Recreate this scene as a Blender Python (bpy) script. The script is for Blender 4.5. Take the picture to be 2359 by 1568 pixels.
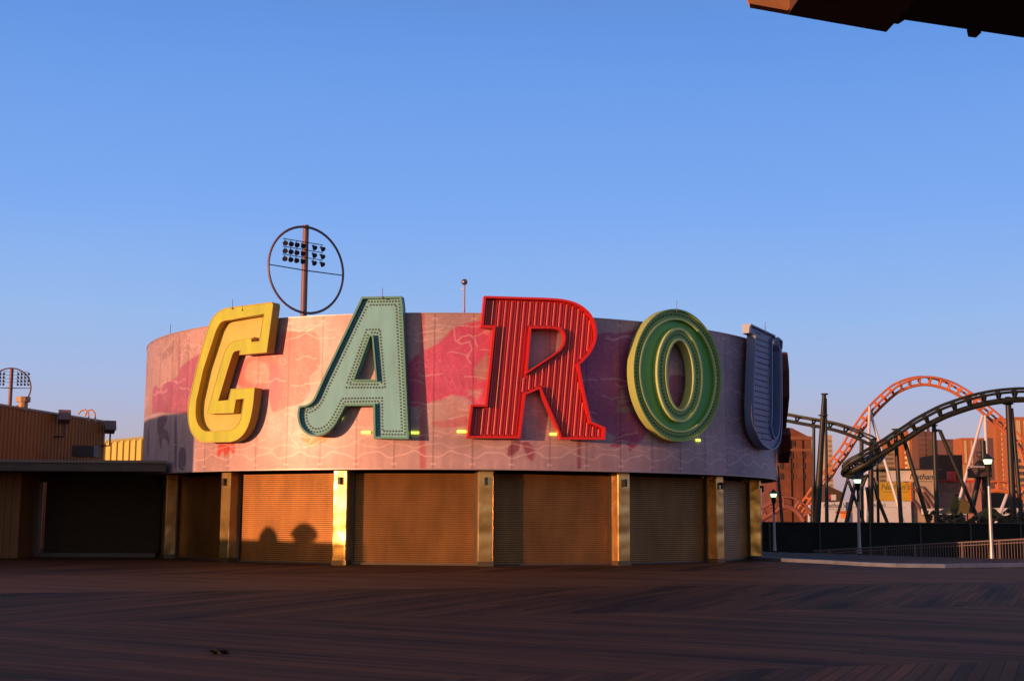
import bpy, bmesh, math, random
import numpy as np
from mathutils import Vector, Matrix
from mathutils.geometry import tessellate_polygon
random.seed(7)
R_ = math.radians
for o in list(bpy.data.objects): bpy.data.objects.remove(o)
C = bpy.context.scene.collection

# ---------------------------------------------------------------- camera, light, exposure
EYE = 1.6
PITCH, ROLL, FPX = 0.1356, 0.0051, 3000.0          # focal length in pixels of a 2358 px wide picture
cam = bpy.data.cameras.new('camera'); co = bpy.data.objects.new('camera', cam); C.objects.link(co)
cam.sensor_width = 36; cam.lens = FPX/2358*36; cam.clip_end = 20000; cam.clip_start = .1
co.matrix_world = Matrix.Translation((0, 0, EYE)) @ Matrix.Rotation(math.pi/2+PITCH, 4, 'X') @ Matrix.Rotation(ROLL, 4, 'Z')
bpy.context.scene.camera = co
SUN_AZ, SUN_EL = -52.0, 2.0                        # azimuth measured from the direction facing the camera
sd = Vector((math.sin(R_(SUN_AZ))*math.cos(R_(SUN_EL)), -math.cos(R_(SUN_AZ))*math.cos(R_(SUN_EL)), math.sin(R_(SUN_EL))))
sun = bpy.data.lights.new('sun', 'SUN'); so = bpy.data.objects.new('sun', sun); C.objects.link(so)
sun.energy = 2.6; sun.angle = R_(0.5); sun.color = (1.0, 0.50, 0.25)
so.rotation_euler = sd.to_track_quat('Z', 'Y').to_euler()
w = bpy.data.worlds.new('World'); bpy.context.scene.world = w; w.use_nodes = True
nt = w.node_tree; nt.nodes.clear()
sky = nt.nodes.new('ShaderNodeTexSky'); sky.sky_type = 'NISHITA'; sky.sun_disc = False
sky.sun_elevation = R_(SUN_EL); sky.sun_rotation = math.atan2(sd.x, sd.y) % (2*math.pi)
sky.air_density = 1.0; sky.dust_density = 1.0; sky.ozone_density = 1.5
bg = nt.nodes.new('ShaderNodeBackground'); bg.inputs[1].default_value = 0.15
wo = nt.nodes.new('ShaderNodeOutputWorld')
# dusk air: blue overhead, mauve at the horizon, the raw sunset sky kept on the sun's side
tcw = nt.nodes.new('ShaderNodeTexCoord'); sep = nt.nodes.new('ShaderNodeSeparateXYZ'); nt.links.new(tcw.outputs['Generated'], sep.inputs[0])
rp = nt.nodes.new('ShaderNodeValToRGB'); el = rp.color_ramp.elements
SKYC = [(0.0, (.44, .29, .32)), (.03, (.50, .37, .42)), (.06, (.49, .45, .55)), (.10, (.40, .49, .74)), (.15, (.31, .49, .84)), (.23, (.21, .41, .88)), (.36, (.125, .31, .78)), (.52, (.12, .15, .25)), (1.0, (.09, .085, .12))]
el[0].position, el[0].color = 0, (*SKYC[0][1], 1); el[1].position, el[1].color = 1, (*SKYC[-1][1], 1)
for p_, c_ in SKYC[1:-1]: q_ = el.new(p_); q_.color = (*c_, 1)
nz = nt.nodes.new('ShaderNodeTexNoise'); nz.inputs['Scale'].default_value = 2.2; nz.inputs['Detail'].default_value = 4; mpw = nt.nodes.new('ShaderNodeMapping'); mpw.inputs['Scale'].default_value = (1, 1, 5)
nt.links.new(tcw.outputs['Generated'], mpw.inputs[0]); nt.links.new(mpw.outputs[0], nz.inputs['Vector'])
mz = nt.nodes.new('ShaderNodeMath'); mz.operation = 'MULTIPLY_ADD'; mz.inputs[1].default_value = .035; nt.links.new(nz.outputs[0], mz.inputs[0])
ms_ = nt.nodes.new('ShaderNodeMath'); ms_.operation = 'SUBTRACT'; ms_.inputs[1].default_value = .0175; nt.links.new(sep.outputs[2], ms_.inputs[0]); nt.links.new(ms_.outputs[0], mz.inputs[2])
nt.links.new(mz.outputs[0], rp.inputs[0])
sc_ = nt.nodes.new('ShaderNodeVectorMath'); sc_.operation = 'SCALE'; sc_.inputs['Scale'].default_value = .5/.15; nt.links.new(rp.outputs[0], sc_.inputs[0])
dt = nt.nodes.new('ShaderNodeVectorMath'); dt.operation = 'DOT_PRODUCT'; dt.inputs[1].default_value = tuple(sd); nt.links.new(tcw.outputs['Generated'], dt.inputs[0])
mr = nt.nodes.new('ShaderNodeMapRange'); mr.inputs[1].default_value = -.28; mr.inputs[2].default_value = .8; mr.inputs[3].default_value = 0; mr.inputs[4].default_value = .8
nt.links.new(dt.outputs['Value'], mr.inputs[0])
mw = nt.nodes.new('ShaderNodeMix'); mw.data_type = 'RGBA'; nt.links.new(mr.outputs[0], mw.inputs[0]); nt.links.new(sc_.outputs[0], mw.inputs[6]); nt.links.new(sky.outputs[0], mw.inputs[7])
nt.links.new(mw.outputs[2], bg.inputs[0]); nt.links.new(bg.outputs[0], wo.inputs[0])
vs = bpy.context.scene.view_settings
vs.view_transform = 'Standard'; vs.look = 'None'; vs.gamma = 1; vs.exposure = 1.0
bpy.context.scene.cycles.max_bounces = 6

# ---------------------------------------------------------------- helpers
S_ = 3521/2358.0
def ray(px, py):                                   # direction seen at a point measured in the photograph
    x = px/S_-1179; y = py/S_-784
    cr, sr = math.cos(ROLL), math.sin(ROLL)
    x, y = x*cr+y*sr, -x*sr+y*cr
    c, s = math.cos(PITCH), math.sin(PITCH)
    return Vector((x/FPX, c+y/FPX*s, s-y/FPX*c))
def at(px, py, Y):
    d = ray(px, py); p = d*(Y/d.y); p.z += EYE; return p
def at_z(px, py, z):
    d = ray(px, py); p = d*((z-EYE)/d.z); p.z += EYE; return p
CX, CY, RAD = -2.165, 57.445, 13.527
ZB, ZT = 3.25, 8.50
def on_cyl(px, py, r):
    d = ray(px, py); n = math.hypot(d.x, d.y); ux, uy = d.x/n, d.y/n
    b = ux*CX+uy*CY; disc = b*b-(CX*CX+CY*CY-r*r); t = (b-math.sqrt(max(disc, 0)))/n
    p = d*t; th = math.atan2(p.x-CX, CY-p.y); return th, p.z+EYE
def polar(th, r, z=0): return Vector((CX+r*math.sin(th), CY-r*math.cos(th), z))

MATS = {}
def mat(name, col, rough=.6, metal=0, emit=None, es=1, spec=.5, noise=None, bump=None, wave=None, coat=0, brick=None):
    if name in MATS: return MATS[name]
    m = bpy.data.materials.new(name); m.use_nodes = True; n = m.node_tree; b = n.nodes['Principled BSDF']
    b.inputs['Base Color'].default_value = (*col, 1); b.inputs['Roughness'].default_value = rough
    b.inputs['Metallic'].default_value = metal; b.inputs['Specular IOR Level'].default_value = spec
    if coat: b.inputs['Coat Weight'].default_value = coat; b.inputs['Coat Roughness'].default_value = .2
    if emit: b.inputs['Emission Color'].default_value = (*emit, 1); b.inputs['Emission Strength'].default_value = es
    tc = n.nodes.new('ShaderNodeTexCoord')
    if noise:                                       # (scale, low multiplier, high multiplier[, z stretch])
        t = n.nodes.new('ShaderNodeTexNoise'); t.inputs['Scale'].default_value = noise[0]; t.inputs['Detail'].default_value = 6
        mp = n.nodes.new('ShaderNodeMapping'); mp.inputs['Scale'].default_value = (1, 1, noise[3] if len(noise) > 3 else 1)
        n.links.new(tc.outputs['Object'], mp.inputs[0]); n.links.new(mp.outputs[0], t.inputs['Vector'])
        r = n.nodes.new('ShaderNodeMapRange'); r.inputs[1].default_value = .3; r.inputs[2].default_value = .7
        r.inputs[3].default_value = noise[1]; r.inputs[4].default_value = noise[2]
        n.links.new(t.outputs[0], r.inputs[0])
        mx = n.nodes.new('ShaderNodeMix'); mx.data_type = 'RGBA'; mx.blend_type = 'MULTIPLY'; mx.inputs[0].default_value = 1
        mx.inputs[6].default_value = (*col, 1); n.links.new(r.outputs[0], mx.inputs[7]); n.links.new(mx.outputs[2], b.inputs['Base Color'])
    if bump:                                        # (scale, strength, distance)
        t = n.nodes.new('ShaderNodeTexNoise'); t.inputs['Scale'].default_value = bump[0]; t.inputs['Detail'].default_value = 1.0
        n.links.new(tc.outputs['Object'], t.inputs['Vector'])
        bu = n.nodes.new('ShaderNodeBump'); bu.inputs['Strength'].default_value = bump[1]; bu.inputs['Distance'].default_value = bump[2]
        n.links.new(t.outputs[0], bu.inputs['Height']); n.links.new(bu.outputs[0], b.inputs['Normal'])
    MATS[name] = m; return m

class MB:
    def __init__(s): s.v = []; s.f = []; s.mi = []; s.cur = 0
    def face(s, pts, mi=None):
        i = len(s.v); s.v += [tuple(p) for p in pts]; s.f.append(tuple(range(i, i+len(pts)))); s.mi.append(s.cur if mi is None else mi)
    def box(s, lo, hi, M=None, mi=None):
        (a, b, c), (d, e, f) = lo, hi
        p = [Vector(q) for q in ((a,b,c),(d,b,c),(d,e,c),(a,e,c),(a,b,f),(d,b,f),(d,e,f),(a,e,f))]
        if M: p = [M @ q for q in p]
        i = len(s.v); s.v += [tuple(q) for q in p]
        for q in ((3,2,1,0),(4,5,6,7),(0,1,5,4),(1,2,6,5),(2,3,7,6),(3,0,4,7)): s.f.append(tuple(i+k for k in q)); s.mi.append(s.cur if mi is None else mi)
    def tube(s, pts, r, n=8, closed=False, cap=True):
        pts = [Vector(p) for p in pts]; N = len(pts); rings = []; prev = None
        rr = r if isinstance(r, (list, tuple)) else [r]*N
        for k, p in enumerate(pts):
            a = pts[(k-1) % N] if (closed or k) else p; b = pts[(k+1) % N] if (closed or k < N-1) else p
            t = (b-a).normalized() if (b-a).length > 1e-9 else Vector((0, 0, 1))
            if prev is None:
                u = Vector((0, 0, 1)) if abs(t.z) < .9 else Vector((0, 1, 0))
            else: u = prev
            x = (u-t*u.dot(t))
            if x.length < 1e-5: x = t.orthogonal()
            x.normalize(); prev = x; y = t.cross(x)
            i = len(s.v); s.v += [tuple(p+(x*math.cos(2*math.pi*j/n)+y*math.sin(2*math.pi*j/n))*rr[k]) for j in range(n)]; rings.append(i)
        for k in range(N if closed else N-1):
            a, b = rings[k], rings[(k+1) % N]
            for j in range(n): s.f.append((a+j, a+(j+1) % n, b+(j+1) % n, b+j)); s.mi.append(s.cur)
        if cap and not closed:
            s.f.append(tuple(rings[0]+j for j in reversed(range(n)))); s.mi.append(s.cur)
            s.f.append(tuple(rings[-1]+j for j in range(n))); s.mi.append(s.cur)
    def prism(s, loops, F, w0, w1, front=True, back=True, sides=None):
        """loops = [outer, hole, ...] in (u, v); F maps (u, v, w) to a point; extruded from w0 to w1"""
        loops = [[tuple(p[:2]) for p in l] for l in loops]
        flat = [p for l in loops for p in l]; tri = tessellate_polygon([[Vector((*p, 0)) for p in l] for l in loops])
        for on, ww in ((back, w0), (front, w1)):
            if not on: continue
            i = len(s.v); s.v += [tuple(F(p[0], p[1], ww)) for p in flat]
            for t in tri:
                a, b, c = [flat[k] for k in t]
                ccw = (b[0]-a[0])*(c[1]-a[1])-(b[1]-a[1])*(c[0]-a[0]) > 0
                if ccw != (ww == w1): t = t[::-1]
                s.f.append(tuple(i+k for k in t)); s.mi.append(s.cur)
        for l in loops:
            n = len(l); i = len(s.v)
            s.v += [tuple(F(p[0], p[1], w0)) for p in l]+[tuple(F(p[0], p[1], w1)) for p in l]
            for k in range(n): s.f.append((i+k, i+(k+1) % n, i+n+(k+1) % n, i+n+k)); s.mi.append(s.cur if sides is None else sides)
    def build(s, name, m, parent=None, smooth=False, loc=None, recalc=True):
        me = bpy.data.meshes.new(name)
        V = [Vector(v) for v in s.v]
        if loc is not None: V = [v-Vector(loc) for v in V]
        me.from_pydata(V, [], s.f)
        for q in (m if isinstance(m, (list, tuple)) else [m]): me.materials.append(q)
        me.polygons.foreach_set('material_index', s.mi)
        if recalc:
            bm = bmesh.new(); bm.from_mesh(me); bmesh.ops.remove_doubles(bm, verts=bm.verts, dist=1e-5); bmesh.ops.recalc_face_normals(bm, faces=bm.faces); bm.to_mesh(me); bm.free()
        if smooth:
            me.polygons.foreach_set('use_smooth', [True]*len(me.polygons))
            try: me.set_sharp_from_angle(angle=R_(40))
            except Exception: pass
        o = bpy.data.objects.new(name, me); C.objects.link(o)
        if loc is not None: o.location = loc
        if parent is not None:
            bpy.context.view_layer.update(); o.parent = parent
            if loc is None or not getattr(parent, '_', None): o.matrix_parent_inverse = Matrix.Identity(4)
        return o
def tag(o, label=None, cat=None, group=None, kind=None):
    if label: o['label'] = label
    if cat: o['category'] = cat
    if group: o['group'] = group
    if kind: o['kind'] = kind
    return o
def empty(name, loc, label, cat, group=None, rz=0):
    o = bpy.data.objects.new(name, None); C.objects.link(o); o.location = loc; o.rotation_euler = (0, 0, rz); o.empty_display_size = .3
    return tag(o, label, cat, group)
def rel(o): return Vector(o.location)
def part(mb, name, m, parent, **k):                 # geometry in world coordinates, stored relative to an unrotated empty
    L = Vector(parent.location); mb.v = [tuple(Vector(v)-L) for v in mb.v]
    return mb.build(name, m, parent, **k)
def copy_child(src, parent, loc, rot=None):
    c = src.copy(); C.objects.link(c); c.parent = parent; c.location = loc
    if rot: c.rotation_euler = rot
    return c
def smooth_poly(pts, it=3):                         # points with a third value 1 are rounded (Chaikin), the others stay sharp
    for _ in range(it):
        out = []; n = len(pts)
        for k, p in enumerate(pts):
            if len(p) > 2:
                a = pts[k-1]; b = pts[(k+1) % n]
                out.append((p[0]*.75+a[0]*.25, p[1]*.75+a[1]*.25, 1)); out.append((p[0]*.75+b[0]*.25, p[1]*.75+b[1]*.25, 1))
            else: out.append(p)
        pts = out
    return [(p[0], p[1]) for p in pts]
def area(l): return .5*sum(l[k-1][0]*l[k][1]-l[k][0]*l[k-1][1] for k in range(len(l)))
def inset(l, d):                                    # move every edge inwards by d (outline) - negative widens
    l = [p for k, p in enumerate(l) if math.dist(p, l[k-1]) > 1e-4]
    s = 1 if area(l) > 0 else -1; n = len(l); out = []
    for k in range(n):
        a, b, c = Vector(l[k-1]), Vector(l[k]), Vector(l[(k+1) % n])
        e1 = (b-a).normalized(); e2 = (c-b).normalized()
        n1 = Vector((-e1.y, e1.x))*s; n2 = Vector((-e2.y, e2.x))*s
        m = (n1+n2); L = m.length
        if L < .2: m = n1; q = 1
        else: m /= L; q = min(1/max(m.dot(n1), .35), 2.5)
        out.append(tuple(b+m*d*q))
    return out
def inside(p, l):
    r = False; n = len(l); x, y = p
    for k in range(n):
        (x1, y1), (x2, y2) = l[k-1], l[k]
        if (y1 > y) != (y2 > y) and x < (x2-x1)*(y-y1)/(y2-y1)+x1: r = not r
    return r
def clip_line(a, b, loops):
    """pieces of segment a-b inside the even-odd region of loops"""
    ts = [0, 1]; d = (b[0]-a[0], b[1]-a[1])
    for l in loops:
        for k in range(len(l)):
            p, q = l[k-1], l[k]; e = (q[0]-p[0], q[1]-p[1]); den = d[0]*e[1]-d[1]*e[0]
            if abs(den) < 1e-9: continue
            t = ((p[0]-a[0])*e[1]-(p[1]-a[1])*e[0])/den; u = ((p[0]-a[0])*d[1]-(p[1]-a[1])*d[0])/den
            if 0 < t < 1 and 0 <= u < 1: ts.append(t)
    ts.sort(); out = []
    for t0, t1 in zip(ts, ts[1:]):
        m = (a[0]+d[0]*(t0+t1)/2, a[1]+d[1]*(t0+t1)/2)
        if sum(inside(m, l) for l in loops) % 2 == 1: out.append(((a[0]+d[0]*t0, a[1]+d[1]*t0), (a[0]+d[0]*t1, a[1]+d[1]*t1)))
    return out
def spaced(l, step):
    n = len(l); out = []; acc = 0; 
    for k in range(n):
        a, b = Vector(l[k]), Vector(l[(k+1) % n]); L = (b-a).length
        if L < 1e-6: continue
        t = -acc
        while t+step <= L: t += step; out.append(tuple(a+(b-a)*(t/L)))
        acc = L-t
    return out

# ================================================================ GROUND
def boardwalk_material():
    m = bpy.data.materials.new('boardwalk_planks'); m.use_nodes = True; n = m.node_tree; L = n.links; b = n.nodes['Principled BSDF']
    tc = n.nodes.new('ShaderNodeTexCoord')
    def vm(op, a, bb=None):
        x = n.nodes.new('ShaderNodeVectorMath'); x.operation = op
        L.new(a, x.inputs[0])
        if bb is not None:
            if isinstance(bb, tuple): x.inputs[1].default_value = bb
            else: L.new(bb, x.inputs[1])
        return x
    def ma(op, a, bb=None, c=None):
        x = n.nodes.new('ShaderNodeMath'); x.operation = op
        for i, q in enumerate((a, bb, c)):
            if q is None: continue
            if isinstance(q, (int, float)): x.inputs[i].default_value = q
            else: L.new(q, x.inputs[i])
        return x.outputs[0]
    P = tc.outputs['Object']; al = R_(17)
    v = vm('DOT_PRODUCT', P, (-math.sin(al), math.cos(al), 0)).outputs['Value']
    wob = n.nodes.new('ShaderNodeTexNoise'); wob.inputs['Scale'].default_value = .15; L.new(P, wob.inputs['Vector'])
    v = ma('ADD', v, ma('MULTIPLY', wob.outputs[0], .3))
    bi = ma('FLOOR', ma('DIVIDE', ma('SUBTRACT', v, 4.9), 8.3))
    par = ma('MODULO', ma('ADD', bi, 20), 2)        # 0 / 1
    h1, h2 = R_(23), R_(-60)                        # headings of the two herringbone directions
    p1 = vm('DOT_PRODUCT', P, (math.cos(h1), -math.sin(h1), 0)).outputs['Value']
    p2 = vm('DOT_PRODUCT', P, (math.cos(h2), -math.sin(h2), 0)).outputs['Value']
    q1 = vm('DOT_PRODUCT', P, (math.sin(h1), math.cos(h1), 0)).outputs['Value']
    q2 = vm('DOT_PRODUCT', P, (math.sin(h2), math.cos(h2), 0)).outputs['Value']
    def mixv(a, bb): return ma('ADD', ma('MULTIPLY', a, ma('SUBTRACT', 1, par)), ma('MULTIPLY', bb, par))
    p = mixv(p1, p2); q = mixv(q1, q2)
    pd = ma('DIVIDE', p, .15)
    idx = ma('FLOOR', pd); fr = ma('FRACT', pd)
    jn = ma('FLOOR', ma('ADD', ma('DIVIDE', q, 3.6), ma('MULTIPLY', ma('MODULO', idx, 3), .37)))
    cv = n.nodes.new('ShaderNodeCombineXYZ'); L.new(idx, cv.inputs[0]); L.new(jn, cv.inputs[1]); L.new(bi, cv.inputs[2])
    wn = n.nodes.new('ShaderNodeTexWhiteNoise'); L.new(cv.outputs[0], wn.inputs['Vector'])
    # worn groups of planks, wider than a single board
    cg = n.nodes.new('ShaderNodeCombineXYZ'); L.new(ma('DIVIDE', p, .75), cg.inputs[0]); L.new(ma('DIVIDE', q, 9), cg.inputs[1]); L.new(bi, cg.inputs[2])
    gn = n.nodes.new('ShaderNodeTexNoise'); gn.inputs['Scale'].default_value = 1; gn.inputs['Detail'].default_value = 4; L.new(cg.outputs[0], gn.inputs['Vector'])
    st = n.nodes.new('ShaderNodeTexNoise'); st.inputs['Scale'].default_value = .12; st.inputs['Detail'].default_value = 5; L.new(P, st.inputs['Vector'])
    val = ma('ADD', ma('MULTIPLY', wn.outputs[0], .38), ma('ADD', ma('MULTIPLY', gn.outputs[0], 1.5), ma('MULTIPLY', st.outputs[0], .8)))
    val = ma('ADD', val, ma('SUBTRACT', ma('MULTIPLY', ma('COMPARE', bi, 3, .1), .30), ma('MULTIPLY', ma('COMPARE', bi, 2, .1), .12)))
    cr = n.nodes.new('ShaderNodeValToRGB'); e = cr.color_ramp.elements
    e[0].position = .45; e[0].color = (.018, .0065, .0032, 1); e[1].position = .95; e[1].color = (.22, .080, .034, 1)
    L.new(ma('DIVIDE', val, 2), cr.inputs[0])
    gap = ma('LESS_THAN', fr, .09)
    mx = n.nodes.new('ShaderNodeMix'); mx.data_type = 'RGBA'; L.new(gap, mx.inputs[0]); L.new(cr.outputs[0], mx.inputs[6]); mx.inputs[7].default_value = (.012, .009, .008, 1)
    L.new(mx.outputs[2], b.inputs['Base Color']); b.inputs['Roughness'].default_value = .75; b.inputs['Specular IOR Level'].default_value = .12
    bu = n.nodes.new('ShaderNodeBump'); bu.inputs['Distance'].default_value = .03; bu.inputs['Strength'].default_value = .7
    L.new(ma('ADD', ma('MULTIPLY', gap, -1), ma('MULTIPLY', gn.outputs[0], .8)), bu.inputs['Height']); L.new(bu.outputs[0], b.inputs['Normal'])
    return m
m = MB(); m.face([(-9000, -9000, -2.5), (9000, -9000, -2.5), (9000, 9000, -2.5), (-9000, 9000, -2.5)])
tag(m.build('ground', mat('ground_dirt', (.05, .04, .035), .9, noise=(.05, .6, 1.3))), kind='structure')
far_edge = [(60, 30), (24, 54.2), (21.6, 55.6), (17.6, 60.2), (12.7, 67), (4, 74), (-40, 74), (-40, 44)]
m = MB(); m.prism([[(-90, -60), (60, -60)]+far_edge+[(-90, 44)]], lambda u, v, w_: (u, v, w_), -.4, 0)
tag(m.build('boardwalk', boardwalk_material()), kind='structure')
# low concrete kerb that runs off to the right of the pavilion
kp = [at_z(2560, 1922, 0), at_z(2700, 1931, 0), at_z(2830, 1937, 0), at_z(2960, 1945, 0), at_z(3080, 1950, 0), at_z(3250, 1952, 0), at_z(3400, 1950, 0), at_z(3640, 1947, 0)]
m = MB()
for a, b in zip(kp, kp[1:]):
    m.face([(a.x, a.y, 0), (b.x, b.y, 0), (b.x, b.y, .13), (a.x, a.y, .13)]); m.face([(a.x, a.y, .13), (b.x, b.y, .13), (b.x+.1, b.y+.45, .13), (a.x+.1, a.y+.45, .13)])
    m.face([(a.x+.1, a.y+.45, 0), (b.x+.1, b.y+.45, 0), (b.x+.1, b.y+.45, .13), (a.x+.1, a.y+.45, .13)])
tag(m.build('kerb', mat('pale_concrete', (.13, .14, .21), .5, noise=(2, .8, 1.15))), kind='structure')

# ================================================================ CAROUSEL PAVILION
pav = empty('carousel_pavilion', (CX, CY, 0), 'round pavilion with pink printed metal drum above bronze columns and roller shutters', 'pavilion')
def vnoise(shape, cells, seed):
    rs = np.random.RandomState(seed); g = rs.rand(cells[0]+2, cells[1]+2)
    a = np.linspace(0, cells[0], shape[0], endpoint=False); b = np.linspace(0, cells[1], shape[1], endpoint=False)
    i, j = a.astype(int), b.astype(int); fa = (a-i); fb = (b-j); fa = fa*fa*(3-2*fa); fb = fb*fb*(3-2*fb)
    G = lambda x, y: g[np.ix_(x, y)]
    return (G(i, j)*(1-fa)[:, None]+G(i+1, j)*fa[:, None])*(1-fb)[None]+(G(i, j+1)*(1-fa)[:, None]+G(i+1, j+1)*fa[:, None])*fb[None]
NT, NZ = 1760, 210
T0, T1 = R_(-110), R_(110)
th = np.linspace(T0, T1, NT); zz = np.linspace(ZB, ZT, NZ)
TT, ZZ = np.meshgrid(th, zz, indexing='ij')
col = np.zeros((NT, NZ, 3)); col[:] = (.50, .38, .37)
figure = np.zeros((NT, NZ))
def cyl_poly(pts, Z):                               # Z = (origin x, origin y, scale) of the enlargement the outline was traced in
    return [on_cyl(Z[0]+p[0]/Z[2], Z[1]+p[1]/Z[2], RAD) for p in pts]
def mask_of(poly):
    xs = [p[0] for p in poly]; zs = [p[1] for p in poly]
    i0, i1 = np.searchsorted(th, [min(xs), max(xs)]); j0, j1 = np.searchsorted(zz, [min(zs), max(zs)])
    M = np.zeros((NT, NZ), bool); X = TT[i0:i1, j0:j1]; Y = ZZ[i0:i1, j0:j1]; r = np.zeros(X.shape, bool); n = len(poly)
    for k in range(n):
        (x1, y1), (x2, y2) = poly[k-1], poly[k]
        if abs(y2-y1) < 1e-9: continue
        r ^= ((y1 > Y) != (y2 > Y)) & (X < (x2-x1)*(Y-y1)/(y2-y1)+x1)
    M[i0:i1, j0:j1] = r; return M
def paint(pts, Z, c, fig=1, op=.9, it=2):
    pts = smooth_poly([(p[0], p[1], 1) if len(p) == 2 else (p[0], p[1]) for p in pts], it)
    M = mask_of(cyl_poly(pts, Z)); col[M] = col[M]*(1-op)+np.array(c)*op; figure[M] = fig
def stroke_tz(pts, wd=.017, c=(.78, .62, .58), op=.75):
    d2 = np.full((NT, NZ), 9.)
    for (t1, z1), (t2, z2) in zip(pts, pts[1:]):
        lo, hi = sorted((t1, t2)); i0, i1 = np.searchsorted(th, [lo-.01, hi+.01]); j0, j1 = np.searchsorted(zz, [min(z1, z2)-.12, max(z1, z2)+.12])
        if i1 <= i0 or j1 <= j0: continue
        X = TT[i0:i1, j0:j1]*RAD; Y = ZZ[i0:i1, j0:j1]; ax, ay, bx, by = t1*RAD, z1, t2*RAD, z2
        L2 = (bx-ax)**2+(by-ay)**2+1e-9; u = np.clip(((X-ax)*(bx-ax)+(Y-ay)*(by-ay))/L2, 0, 1)
        d = np.hypot(X-ax-u*(bx-ax), Y-ay-u*(by-ay)); d2[i0:i1, j0:j1] = np.minimum(d2[i0:i1, j0:j1], d)
    a = np.clip((wd*1.6-d2)/(wd*.9), 0, 1)*op; col[:] = col*(1-a[..., None])+np.array(c)*a[..., None]
ZA = (480, 960, 2.24); ZBz = (980, 960, 2.24); ZC = (1500, 960, 2.24); ZD = (2080, 960, 2.24); ZE = (480, 1100, 2.903); ZF = (2040, 1080, 2.703)
s1 = 1
# left side: pale violet-grey painted over the hall's shadow to lighten it, plum mane and pale sky
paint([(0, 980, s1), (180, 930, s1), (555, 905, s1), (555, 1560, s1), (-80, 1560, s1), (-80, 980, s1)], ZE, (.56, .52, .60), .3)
paint([(130, 940), (125, 700), (160, 640), (200, 700), (260, 610), (330, 600), (380, 560), (400, 480), (470, 420), (560, 360), (640, 320), (700, 600), (640, 950, s1), (180, 925, s1), (110, 950, s1)], ZE, (.42, .14, .26))
paint([(180, 950), (280, 940), (270, 1030), (230, 1080), (290, 1110), (300, 1280), (265, 1180), (215, 1180), (215, 1330), (190, 1160), (175, 1060)], ZE, (.25, .15, .24))
paint([(345, 960), (375, 960), (372, 1500), (348, 1500)], ZE, (.20, .17, .25), .2)
paint([(390, 150), (410, 150), (400, 560), (378, 560)], ZE, (.40, .22, .27), .2)
paint([(180, 350), (230, 330), (330, 240), (345, 310), (300, 350), (240, 400)], ZE, (.36, .27, .28), .2)
paint([(80, 1080), (95, 1080), (92, 1350), (75, 1350)], ZE, (.33, .13, .18), .2)
paint([(380, 1500), (390, 1290), (430, 1260), (465, 1290), (465, 1500)], ZE, (.21, .18, .26), .2)
# coral figure between the first two letters
paint([(1090, 400), (1230, 395), (1375, 402), (1395, 560), (1385, 690), (1330, 720), (1300, 760), (1330, 860), (1240, 975), (1150, 980), (1010, 1040), (1000, 870), (750, 850), (755, 700), (800, 610), (1000, 570), (1100, 560)], ZA, (.64, .20, .20))
paint([(820, 800), (810, 700), (850, 630), (920, 620), (975, 650), (1000, 700), (995, 780), (940, 810)], ZA, (.52, .36, .32), 0)
paint([(1000, 660, s1), (1060, 640), (1110, 760), (1100, 900), (1040, 1030, s1), (1000, 1000)], ZA, (.52, .17, .21), .6)
paint([(1240, 1170), (1360, 1150), (1470, 1200), (1430, 1260), (1340, 1290), (1250, 1270)], ZA, (.66, .26, .12))
paint([(600, 1280, s1), (650, 1250, s1), (735, 1260, s1), (728, 1370, s1), (700, 1310, s1), (660, 1370, s1), (640, 1320, s1), (600, 1385, s1)], ZA, (.60, .05, .04), .2)
paint([(340, 720), (420, 720), (420, 900), (350, 900)], ZBz, (.60, .10, .08), .4)
# crimson horse with curled mane
paint([(1050, 560), (1085, 545), (1170, 500), (1240, 440), (1290, 375), (1390, 345), (1470, 325), (1600, 310), (1680, 370), (1640, 600), (1610, 900), (1540, 950), (1480, 1000), (1400, 900), (1330, 905), (1290, 880), (1220, 930), (1150, 935), (1070, 965), (960, 990), (900, 900), (930, 650)], ZBz, (.62, .085, .21))
paint([(1040, 255, s1), (1075, 255, s1), (1085, 1460, s1), (1035, 1460, s1)], ZBz, (.50, .17, .19), .2)
paint([(1450, 690, s1), (1480, 660, s1), (1560, 560, s1), (1568, 700, s1), (1540, 780, s1), (1480, 780, s1)], ZBz, (.46, .33, .31), 0)
paint([(1380, 850, s1), (1528, 850, s1), (1480, 937, s1)], ZBz, (.50, .35, .33), 0)
paint([(1255, 900, s1), (1365, 970, s1), (1300, 985, s1), (1410, 1040, s1), (1330, 1075, s1), (1255, 1060, s1)], ZBz, (.48, .33, .31), 0)
paint([(1090, 1100), (1300, 1080), (1400, 1040), (1420, 1130), (1200, 1150)], ZBz, (.50, .22, .24), .4)
paint([(545, 1372, s1), (550, 1290), (600, 1240, s1), (650, 1240, s1), (645, 1310), (600, 1350)], ZC, (.27, .08, .12), .2)
paint([(648, 1250, s1), (720, 1250), (765, 1320), (740, 1405, s1), (700, 1372), (688, 1330, s1)], ZC, (.34, .09, .14), .2)
paint([(1085, 1240, s1), (1112, 1240, s1), (1112, 1460, s1), (1086, 1460, s1)], ZC, (.33, .12, .16), .2)
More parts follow.
